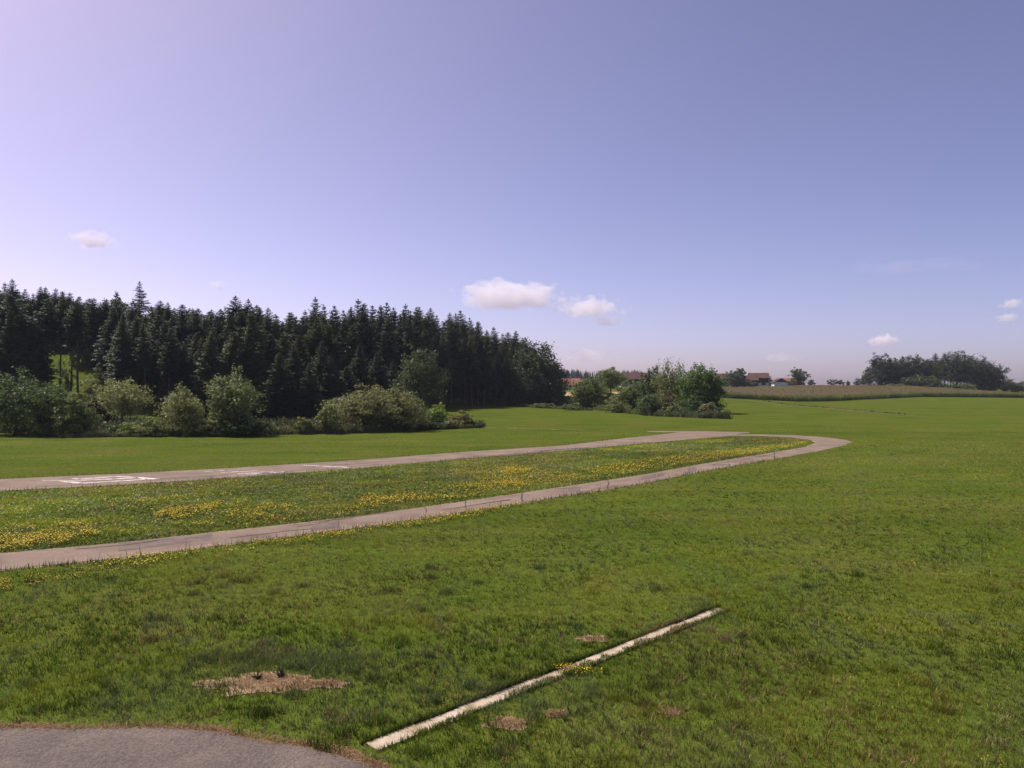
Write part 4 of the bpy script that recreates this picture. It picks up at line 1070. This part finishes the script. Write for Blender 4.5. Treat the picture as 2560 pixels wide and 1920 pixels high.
# ---- tall weeds and reeds: along the hedge foot, before the grove, along the track
def weeds(name, label, pts, depth, n, h, w, cols, seed, bushy=0.5):
    """pts: ground polyline; weeds stand within depth metres behind it"""
    r = np.random.default_rng(seed)
    P = np.array(pts); seg = np.concatenate([[0], np.cumsum(np.linalg.norm(np.diff(P, axis=0), axis=1))])
    s = r.uniform(0, seg[-1], n); x = np.interp(s, seg, P[:, 0]); y = np.interp(s, seg, P[:, 1])
    y = y + r.uniform(0, 1, n) ** 1.4 * depth; x = x + r.normal(0, .3, n)
    cl = fbm(x * 0.35, y * 0.35, seed, 3)
    hh = h * (0.25 + 1.3 * np.clip(cl - .15, 0, 1)) * r.uniform(0.5, 1.1, n)
    k = r.integers(0, len(cols), n)
    cc = np.array(cols)[k] * r.uniform(.7, 1.25, (n, 1))
    la = r.uniform(0, 6.28, n); ll = hh * r.uniform(.05, .4, n)
    z = terrain(x, y)
    st = blades(n, np.stack([x, y, z], 1), hh, w * r.uniform(.6, 1.4, n), np.stack([np.cos(la) * ll, np.sin(la) * ll], 1), cc, False, seed)
    m_ = int(n * 2 * bushy); k = r.integers(0, n, m_)
    u = r.uniform(.2, 1, m_)
    P2 = np.stack([x[k], y[k], z[k]], 1) + np.stack([np.cos(la[k]) * ll[k] * u, np.sin(la[k]) * ll[k] * u, hh[k] * u], 1) + r.normal(0, .1, (m_, 3))
    lf = leaf_cards(P2, np.tile([0, 0, .6], (m_, 1)), w * 1.1, cc[k], r)
    return tag(link(name, tri_mesh(name, *join([st, lf])), M["leaf"]), label, "weeds", kind="stuff")
def gl(pl): return [G0(*p) for p in pl]
weeds("tall_weeds", "tall mixed weeds along the hedge foot at the meadow's far edge", gl([(150, 1095), (300, 1093), (520, 1090), (700, 1087), (860, 1084), (960, 1081), (1080, 1075), (1205, 1069)]), 7.0, 17000, 1.5, 0.13,
      [(0.15, 0.16, 0.07), (0.115, 0.14, 0.045), (0.09, 0.12, 0.04), (0.18, 0.15, 0.075)], 201)
weeds("tall_weeds", "tall reed-like weeds along the grove's left front", gl([(1480, 1024), (1530, 1029), (1590, 1036), (1625, 1040)]), 9.0, 5000, 1.9, 0.17, [(0.135, 0.155, 0.055), (0.11, 0.14, 0.045), (0.15, 0.16, 0.07)], 202, .25)
weeds("tall_weeds", "dark tall reed-like weeds along the grove's right front", gl([(1640, 1041), (1700, 1043), (1760, 1046), (1826, 1048)]), 6.0, 4200, 2.2, 0.16, [(0.085, 0.105, 0.045), (0.105, 0.125, 0.05), (0.13, 0.145, 0.06)], 203, .25)
weeds("tall_weeds", "low weeds strip between the forest end and the grove", gl([(1300, 1017), (1345, 1020), (1400, 1023), (1480, 1027)]), 7.0, 2600, 0.9, 0.2, [(0.11, 0.135, 0.045), (0.135, 0.15, 0.045), (0.09, 0.11, 0.045)], 204)
weeds("tall_weeds", "scattered weeds along the dirt track", gl([(1905, 1006.5), (2050, 1018), (2190, 1030.5), (2270, 1037)]), 1.2, 420, 0.38, 0.22, [(0.10, 0.12, 0.035), (0.15, 0.13, 0.05)], 205)
weeds("undergrowth", "brownish undergrowth between the hedge and the forest", [at(px, Y)[:2] for px, Y in [(-100, 128), (200, 128), (520, 128), (800, 134), (960, 142), (1090, 152)]], 44.0, 9000, 1.2, 0.24, [(0.075, 0.085, 0.035), (0.06, 0.075, 0.03), (0.10, 0.085, 0.045)], 207)
weeds("undergrowth", "scrubby undergrowth in the hillside clearing", [at(px, Y)[:2] for px, Y in [(120, 172), (200, 170), (290, 172)]], 42.0, 5200, 0.9, 0.26, [(0.095, 0.11, 0.04), (0.08, 0.10, 0.035), (0.12, 0.11, 0.05)], 206)

# ------------------------------------------------------------------ fields on the far rise
def patch(name, px_poly, dz, mat, label, n=28):
    """a field sheet draped on the terrain: px_poly are four photo corners (near-left, near-right, far-right, far-left)"""
    A, B, C_, D_ = [np.array(G(*p)[:2]) for p in px_poly]
    V = []
    for j in range(n + 1):
        for i in range(n + 1):
            u, v = i / n, j / n
            p = (A * (1 - u) + B * u) * (1 - v) + (D_ * (1 - u) + C_ * u) * v
            V.append((p[0], p[1], float(terrain(p[0], p[1])) + dz))
    Fs = [(j * (n + 1) + i, j * (n + 1) + i + 1, (j + 1) * (n + 1) + i + 1, (j + 1) * (n + 1) + i) for j in range(n) for i in range(n)]
    return tag(link(name, py_mesh(name, V, Fs), mat), label, None, kind="structure")
patch("wheat_field", [(1330, 1003), (1470, 1003), (1560, 981), (1330, 981)], 0.25, M["wheat"], "ripe tan wheat field behind the forest end")
patch("gravel_road", [(1362, 1004), (1415, 1004), (1412, 1000.5), (1380, 1001.5)], 0.32, M["gravel_road"], "pale gravel bend beside the wheat field", 6)

# maize: real plants along the front, a rough row-planted canopy on the rise behind
CFRONT = np.array([at(px, Y)[:2] for px, Y in [(1770, 362), (1830, 352), (1985, 338), (2060, 348), (2150, 372), (2300, 402), (2440, 398), (2600, 388)]])
def cfy(x): return np.interp(x, CFRONT[:, 0], CFRONT[:, 1])
def cback(x): return np.interp(x, [90, 150, 200, 260, 300, 420], [450, 500, 545, 540, 520, 500])
r = np.random.default_rng(301)
x0, x1 = CFRONT[0, 0] - 2, CFRONT[-1, 0] + 10
nxs, nys = 110, 60
gxs = np.linspace(x0, x1, nxs)
V = []
for j in range(nys):
    v = j / (nys - 1)
    y = (cfy(gxs) + 2.0) * (1 - v) + cback(gxs) * v
    V.append(np.stack([gxs, y, terrain(gxs, y) + 1.45 + 0.35 * fbm(gxs * .6, y * .6, 9, 2)], 1))
V = np.concatenate(V)
ii = np.arange(nxs * nys).reshape(nys, nxs)
a, b, c, d = ii[:-1, :-1].ravel(), ii[:-1, 1:].ravel(), ii[1:, 1:].ravel(), ii[1:, :-1].ravel()
tag(link("corn_canopy", tri_mesh("corn_canopy", V, np.concatenate([np.stack([a, b, c], 1), np.stack([a, c, d], 1)]), smooth=True), M["canopy"]), "brownish tasselled canopy of the maize field on the rise", "maize", kind="stuff")
# plants
n = 9000
x = r.uniform(x0, x1, n); y = cfy(x) + r.uniform(0, 1, n) ** 1.3 * 7
hh = 2.45 * r.uniform(.82, 1.1, n) * (0.9 + .2 * fbm(x * .1, y * .1, 4))
z = terrain(x, y)
st = blades(n, np.stack([x, y, z], 1), hh, np.full(n, .10), r.normal(0, .08, (n, 2)), np.tile([0.10, 0.12, 0.035], (n, 1)), False, 302)
ps = [st]
for q in range(5):
    u = 0.18 + 0.16 * q + r.uniform(-.05, .05, n)
    la = r.uniform(0, 6.28, n); ll = r.uniform(.35, .7, n)
    ps.append(blades(n, np.stack([x, y, z + hh * u], 1), r.uniform(.1, .5, n), r.uniform(.16, .26, n), np.stack([np.cos(la) * ll, np.sin(la) * ll], 1),
                     np.array([0.165, 0.215, 0.045]) * r.uniform(.7, 1.3, (n, 1)), False, 303 + q))
ps.append(blades(n, np.stack([x, y, z + hh * .88], 1), hh * .14, np.full(n, .16), r.normal(0, .06, (n, 2)), np.array([0.20, 0.14, 0.07]) * r.uniform(.7, 1.2, (n, 1)), False, 310))
tag(link("corn_plants", tri_mesh("corn_plants", *join(ps)), M["corn"]), "green maize plants along the front of the field", "maize", kind="stuff")
# rows of tassels over the canopy
rv, rt, rc = [], [], []
dirn = np.array([-0.30, 1.0]); dirn /= np.linalg.norm(dirn)
n = 60000
row = r.integers(0, 420, n); x = x0 - 20 + row * 1.0; s = r.uniform(0, 1, n)
yb = cfy(np.clip(x, x0, x1)); y = yb + 4 + s * 250; x = x + dirn[0] / dirn[1] * (y - yb) + 60 * 0 + r.normal(0, .10, n)
k = (x > x0) & (x < x1) & (y > cfy(x) + 4) & (y < cback(x)); x, y = x[k], y[k]; n = len(x)
z = terrain(x, y) + 1.45
tb = fbm(x * .03, y * .015, 8, 3)
cc = np.where((tb + r.normal(0, .06, n) > .5)[:, None], [0.085, 0.050, 0.014], [0.066, 0.060, 0.010]) * r.uniform(.7, 1.25, (n, 1))
v_, t2, c2 = blades(n, np.stack([x, y, z], 1), r.uniform(.2, .5, n), r.uniform(.25, .45, n), r.normal(0, .3, (n, 2)), cc, False, 320)
tag(link("corn_tassels", tri_mesh("corn_tassels", v_, t2, c2), M["corn"]), "tan tassels in rows over the maize field", "maize", kind="stuff")
# the strip of green crop before the far house
weeds("green_crop", "green crop strip before the red-roofed house", [at(px, 432)[:2] for px in (1345, 1400, 1462)], 10, 1500, 1.9, .5, [(0.06, .10, .03), (.075, .115, .035)], 330, .4)

# ------------------------------------------------------------------ farm buildings
def box(cx, cy, z0, z1, lx, ly):
    x0, x1, y0, y1 = cx - lx / 2, cx + lx / 2, cy - ly / 2, cy + ly / 2
    V = [(x0, y0, z0), (x1, y0, z0), (x1, y1, z0), (x0, y1, z0), (x0, y0, z1), (x1, y0, z1), (x1, y1, z1), (x0, y1, z1)]
    return V, [(0, 3, 2, 1), (4, 5, 6, 7), (0, 1, 5, 4), (1, 2, 6, 5), (2, 3, 7, 6), (3, 0, 4, 7)]
def part(name, V, Fs, mat, parent):
    return link(name, py_mesh(name, V, Fs), mat, parent)
def house(name, label, px, Y, rz, lx, ly, wall_h, roof_h, wall_mat, roof_mat, over=0.7, base_py=None, group="farm buildings on the rise", foot=None, openings=(), gable_mat=None):
    """ridge along local x; local -y faces the camera when rz = 0"""
    X, Y, z0 = at(px, Y)
    t = empty(name, (X, Y, z0 + 0.3), rz); tag(t, label, "building", group)
    # wall shell with gables
    hx, hy = lx / 2, ly / 2
    V = [(-hx, -hy, -1.2), (hx, -hy, -1.2), (hx, hy, -1.2), (-hx, hy, -1.2), (-hx, -hy, wall_h), (hx, -hy, wall_h), (hx, hy, wall_h), (-hx, hy, wall_h)]
    part("wall", V, [(0, 1, 5, 4), (1, 2, 6, 5), (2, 3, 7, 6), (3, 0, 4, 7)], wall_mat, t)
    rh = roof_h
    for sx in (-1, 1):
        V = [(sx * hx, -hy, wall_h), (sx * hx, hy, wall_h), (sx * hx, 0, wall_h + rh)]
        V += [(v[0] - sx * .2, v[1], v[2]) for v in V]
        part("gable", V, [(0, 1, 2), (3, 5, 4), (0, 3, 4, 1), (1, 4, 5, 2), (2, 5, 3, 0)], gable_mat or wall_mat, t)
    sl = rh / hy
    for sy in (-1, 1):
        e = hy + over
        V = []
        for zoff in (0.04, 0.28):
            V += [(-hx - over, sy * e, wall_h - over * sl + zoff), (hx + over, sy * e, wall_h - over * sl + zoff), (hx + over, 0, wall_h + rh + zoff), (-hx - over, 0, wall_h + rh + zoff)]
        o = part("roof", V, [(0, 1, 2, 3), (4, 7, 6, 5), (0, 4, 5, 1), (1, 5, 6, 2), (2, 6, 7, 3), (3, 7, 4, 0)], roof_mat, t)
    if foot:
        part("plinth", *box(0, 0, -1.2, foot, lx + .3, ly + .3), M["plaster"], t)
    for kind, x, z, w, h in openings:
        d0 = -hy - (0.22 if foot and z < foot else 0.06)
        V, Fs = box(x, d0, z, z + h, w, 0.12)
        o = part(kind, V, Fs, M["glass"] if kind == "window" else M["wood_dark"], t)
        if kind == "window":
            for (bx_, bz_, bw_, bh_) in [(x, z - .08, w + .3, .14), (x, z + h, w + .2, .1)]:
                link("frame", py_mesh("frame", *box(bx_, d0 - .05, bz_, bz_ + bh_, bw_, .2)), M["plaster"], o)
    return t
house("farmhouse", "low red-roofed white house seen past the oak", 1432, 452, math.radians(-6), 13.6, 9, 2.6, 2.7, M["plaster"], M["tile_red"], .9, openings=[("window", -1.5, 1.2, 1.4, 1.0), ("window", 2.0, 1.2, 1.4, 1.0), ("window", 4.6, 1.2, 1.2, 1.0), ("door", -4.2, .4, 1.2, 2.0)])
house("shed", "small red-roofed lean shed before the red-roofed house", 1440, 446, math.radians(-6), 11.0, 4, 1.9, 1.1, M["plaster"], M["tile_red"], .5, openings=[("window", 0, 1.0, 1.6, .7), ("door", -3, .4, 1.4, 1.5)])
house("barn", "long brown-roofed barn above the grove", 1585, 482, math.radians(4), 17, 11, 4.6, 3.4, M["wood_dark"], M["tile_brown"], .9, foot=1.2, openings=[("door", 1, 1.2, 3, 3.0), ("window", -5, 2.6, 1.2, .9)])
house("barn", "long brown barn partly hidden by the maple", 1795, 600, math.radians(3), 26, 12, 4.8, 3.6, M["wood_dark"], M["tile_brown"], .9, foot=1.4, openings=[("door", -4, 1.4, 3.4, 3.0), ("window", 3, 2.8, 1.2, .9), ("window", 7, 2.8, 1.2, .9)])
house("barn", "lower dark-boarded part of the two-part barn", 1869, 585, math.radians(-4), 12.5, 10, 4.0, 3.1, M["wood_dark"], M["tile_brown"], .8, openings=[("door", 0, .4, 3.2, 3.0)])
house("barn", "higher dark-boarded barn with a white foot and a pink-brown roof", 1896, 588, math.radians(-10), 13.0, 12, 5.6, 3.4, M["wood_dark"], M["tile_brown"], .9, foot=1.7, openings=[("door", 3, .2, 2.6, 2.6), ("window", -3, 3.2, 1.2, .9)])
house("farmhouse", "white gable-fronted house right of the barns", 1948, 575, math.radians(88), 9, 9.6, 2.6, 2.7, M["plaster"], M["tile_brown"], .9, gable_mat=M["wood_dark"])
house("farmhouse", "low red roof behind the white gable-fronted house", 1978, 600, math.radians(-5), 14, 9, 2.4, 2.6, M["plaster"], M["tile_red"], .8, openings=[("window", -2, 1.1, 1.3, .9), ("window", 2, 1.1, 1.3, .9)])
# silo
X, Y, z0 = at(1921, 582)
t = empty("silo", (X, Y, z0 - .3)); tag(t, "slim grey silo beside the white gable-fronted house", "silo", "farm buildings on the rise")
a_ = [(math.cos(k * math.pi / 8), math.sin(k * math.pi / 8)) for k in range(16)]
part("shell", [(1.0 * p[0], 1.0 * p[1], 0) for p in a_] + [(1.0 * p[0], 1.0 * p[1], 5.0) for p in a_], [(k, (k + 1) % 16, 16 + (k + 1) % 16, 16 + k) for k in range(16)], M["metal"], t)
part("roof", [(1.12 * p[0], 1.12 * p[1], 4.95) for p in a_] + [(0, 0, 5.9)], [(k, (k + 1) % 16, 16) for k in range(16)] + [tuple(reversed(range(16)))], M["metal"], t)
# white sheet and post at the hedge's end
X, Y = G0(1118, 1071)
r = np.random.default_rng(2)
gridn = 9; V = []
for j in range(gridn):
    for i in range(gridn):
        u, v = i / (gridn - 1) - .5, j / (gridn - 1) - .5
        V.append((X + u * 0.85, Y - 1.0 + v * 0.7, 1.15 + 0.5 * v + 0.12 * math.sin(u * 9 + 1) * math.cos(v * 7) + r.normal(0, .015) - 0.5 * u * u))
V2 = [(x_, y_, z_ - 0.03) for x_, y_, z_ in V]
Fs = [(j * gridn + i, j * gridn + i + 1, (j + 1) * gridn + i + 1, (j + 1) * gridn + i) for j in range(gridn - 1) for i in range(gridn - 1)]
n0 = len(V)
Fs2 = [tuple(n0 + q for q in reversed(f)) for f in Fs]
rim = [j for j in range(gridn)] + [j * gridn + gridn - 1 for j in range(1, gridn)] + [(gridn - 1) * gridn + i for i in range(gridn - 2, -1, -1)] + [j * gridn for j in range(gridn - 2, 0, -1)]
Fs3 = [(rim[i], rim[(i + 1) % len(rim)], n0 + rim[(i + 1) % len(rim)], n0 + rim[i]) for i in range(len(rim))]
tag(link("tarpaulin", py_mesh("tarpaulin", V + V2, Fs + Fs2 + Fs3), M["sheet"]), "small white sheet lying over weeds near the hedge's end", "sheet")
X, Y = G0(1198, 1071)
pv, pt = tubes([([(0, 0, -.3), (0, 0, .9), (.02, 0, 1.35), (.02, 0, 1.42)], [.10, .10, .11, .04])], 10)
tag(link("wooden_post", tri_mesh("wooden_post", pv, pt, smooth=True), M["bark"], None, (X, Y, 0)), "dark short wooden post at the hedge's outer end", "post")

# ------------------------------------------------------------------ clouds: real volumes far out
def mat_cloud(name, seed, dens, thr, scale):
    m, N, L = nodes_of(name)
    tc = N.new("ShaderNodeTexCoord")
    ln = N.new("ShaderNodeVectorMath"); ln.operation = 'LENGTH'; L.new(tc.outputs["Object"], ln.inputs[0])
    sep = N.new("ShaderNodeSeparateXYZ"); L.new(tc.outputs["Object"], sep.inputs[0])
    no = N.new("ShaderNodeTexNoise"); no.noise_dimensions = '4D'; no.inputs["W"].default_value = seed
    no.inputs["Scale"].default_value = scale; no.inputs["Detail"].default_value = 6; no.inputs["Roughness"].default_value = .58
    mp = N.new("ShaderNodeMapping"); mp.inputs["Scale"].default_value = (2.4, 1.6, 1.0)
    L.new(tc.outputs["Object"], mp.inputs[0]); L.new(mp.outputs[0], no.inputs["Vector"])
    a1 = N.new("ShaderNodeMath"); a1.operation = 'SUBTRACT'; a1.inputs[0].default_value = 1.0; L.new(ln.outputs["Value"], a1.inputs[1])   # 1 at the middle, 0 at the hull
    a2 = N.new("ShaderNodeMath"); a2.operation = 'MULTIPLY_ADD'; a2.inputs[1].default_value = 1.35; L.new(a1.outputs[0], a2.inputs[0])
    n2 = N.new("ShaderNodeMath"); n2.operation = 'MULTIPLY_ADD'; n2.inputs[1].default_value = 3.4; n2.inputs[2].default_value = -1.7
    L.new(no.outputs["Fac"], n2.inputs[0]); L.new(n2.outputs[0], a2.inputs[2])
    # the base is cut flat, the top billows
    bs = N.new("ShaderNodeMapRange"); bs.interpolation_type = 'SMOOTHSTEP'; bs.inputs[1].default_value = -0.62; bs.inputs[2].default_value = -0.38
    L.new(sep.outputs[2], bs.inputs[0])
    mr = N.new("ShaderNodeMapRange"); mr.interpolation_type = 'SMOOTHSTEP'
    mr.inputs[1].default_value = thr; mr.inputs[2].default_value = thr + 0.35; mr.inputs[3].default_value = 0; mr.inputs[4].default_value = dens
    L.new(a2.outputs[0], mr.inputs[0])
    mm = N.new("ShaderNodeMath"); mm.operation = 'MULTIPLY'; L.new(mr.outputs[0], mm.inputs[0]); L.new(bs.outputs[0], mm.inputs[1])
    pv_ = N.new("ShaderNodeVolumePrincipled"); pv_.inputs["Color"].default_value = (1.0, 0.955, 0.985, 1); pv_.inputs["Anisotropy"].default_value = 0.1
    L.new(mm.outputs[0], pv_.inputs["Density"])
    o = N.new("ShaderNodeOutputMaterial"); L.new(pv_.outputs[0], o.inputs["Volume"])
    return m
def cloud(px0, px1, py0, py1, label, dens, thr, seed, dist=4200, scale=1.6, group="small fair-weather clouds"):
    px, py = (px0 + px1) / 2, (py0 + py1) / 2
    rx, rz_ = (px1 - px0) / 2 * dist / F, (py1 - py0) / 2 * dist / F
    import bmesh
    bm = bmesh.new(); bmesh.ops.create_icosphere(bm, subdivisions=3, radius=1.0)
    for v in bm.verts:
        if v.co.z < -0.55: v.co.z = -0.55 + (v.co.z + .55) * .2          # flat base
    me = bpy.data.meshes.new("cloud"); bm.to_mesh(me); bm.free()
    o = link("cloud", me, mat_cloud("cloud_vapour", seed, dens, thr, scale), None, ((px - CX) / F * dist, dist, zpix(py, dist)))
    o.scale = (rx, max(rz_ * 1.6, rx * .7), rz_)
    return tag(o, label, "cloud", group)
cloud(1095, 1440, 690, 800, "larger puffy white cloud beside the forest skyline", 0.0085, 0.42, 1.0)
cloud(1350, 1590, 732, 812, "second puffy white cloud, right of the larger one", 0.009, 0.42, 5.0)
cloud(1470, 1570, 786, 824, "small flat cloud wisp under the second puffy cloud", 0.010, 0.45, 9.0)
cloud(2160, 2260, 830, 876, "small lone oval cloud left of the small wood", 0.016, 0.40, 13.0)
cloud(150, 310, 570, 635, "small bright cloud wisp over the forest, upper left", 0.012, 0.45, 17.0)
cloud(510, 575, 696, 732, "tiny cloud just above the forest skyline", 0.012, 0.45, 21.0)
cloud(2490, 2570, 740, 780, "tiny cloud at the right edge, the upper of two", 0.012, 0.45, 25.0)
cloud(2480, 2560, 776, 812, "tiny cloud at the right edge, the lower of two", 0.012, 0.45, 29.0)
cloud(1885, 2015, 876, 912, "faint low cloud above the farm", 0.003, 0.45, 33.0)
cloud(1380, 1580, 862, 920, "faint low cloud above the far forest", 0.004, 0.45, 37.0)

cloud(2060, 2520, 632, 694, "faint long streak of cloud high at the right", 0.00028, 0.50, 41.0)
cloud(2080, 2360, 655, 685, "fainter thin streak under the long cloud streak", 0.00035, 0.45, 45.0)

# ------------------------------------------------------------------ the air: a thin even haze round everything but the clouds
m, N, L = nodes_of("thin_haze")
pvh = N.new("ShaderNodeVolumePrincipled"); pvh.inputs["Color"].default_value = (0.74, 0.78, 1.0, 1); pvh.inputs["Density"].default_value = 0.00007
pvh.inputs["Anisotropy"].default_value = 0.2
oh = N.new("ShaderNodeOutputMaterial"); L.new(pvh.outputs[0], oh.inputs["Volume"])
hz_v, hz_f = box(0, 1375, -1.6, 60, 5200, 3450)
tag(link("haze", py_mesh("haze", hz_v, hz_f), m), "thin pale air over the whole valley", "haze", kind="stuff")
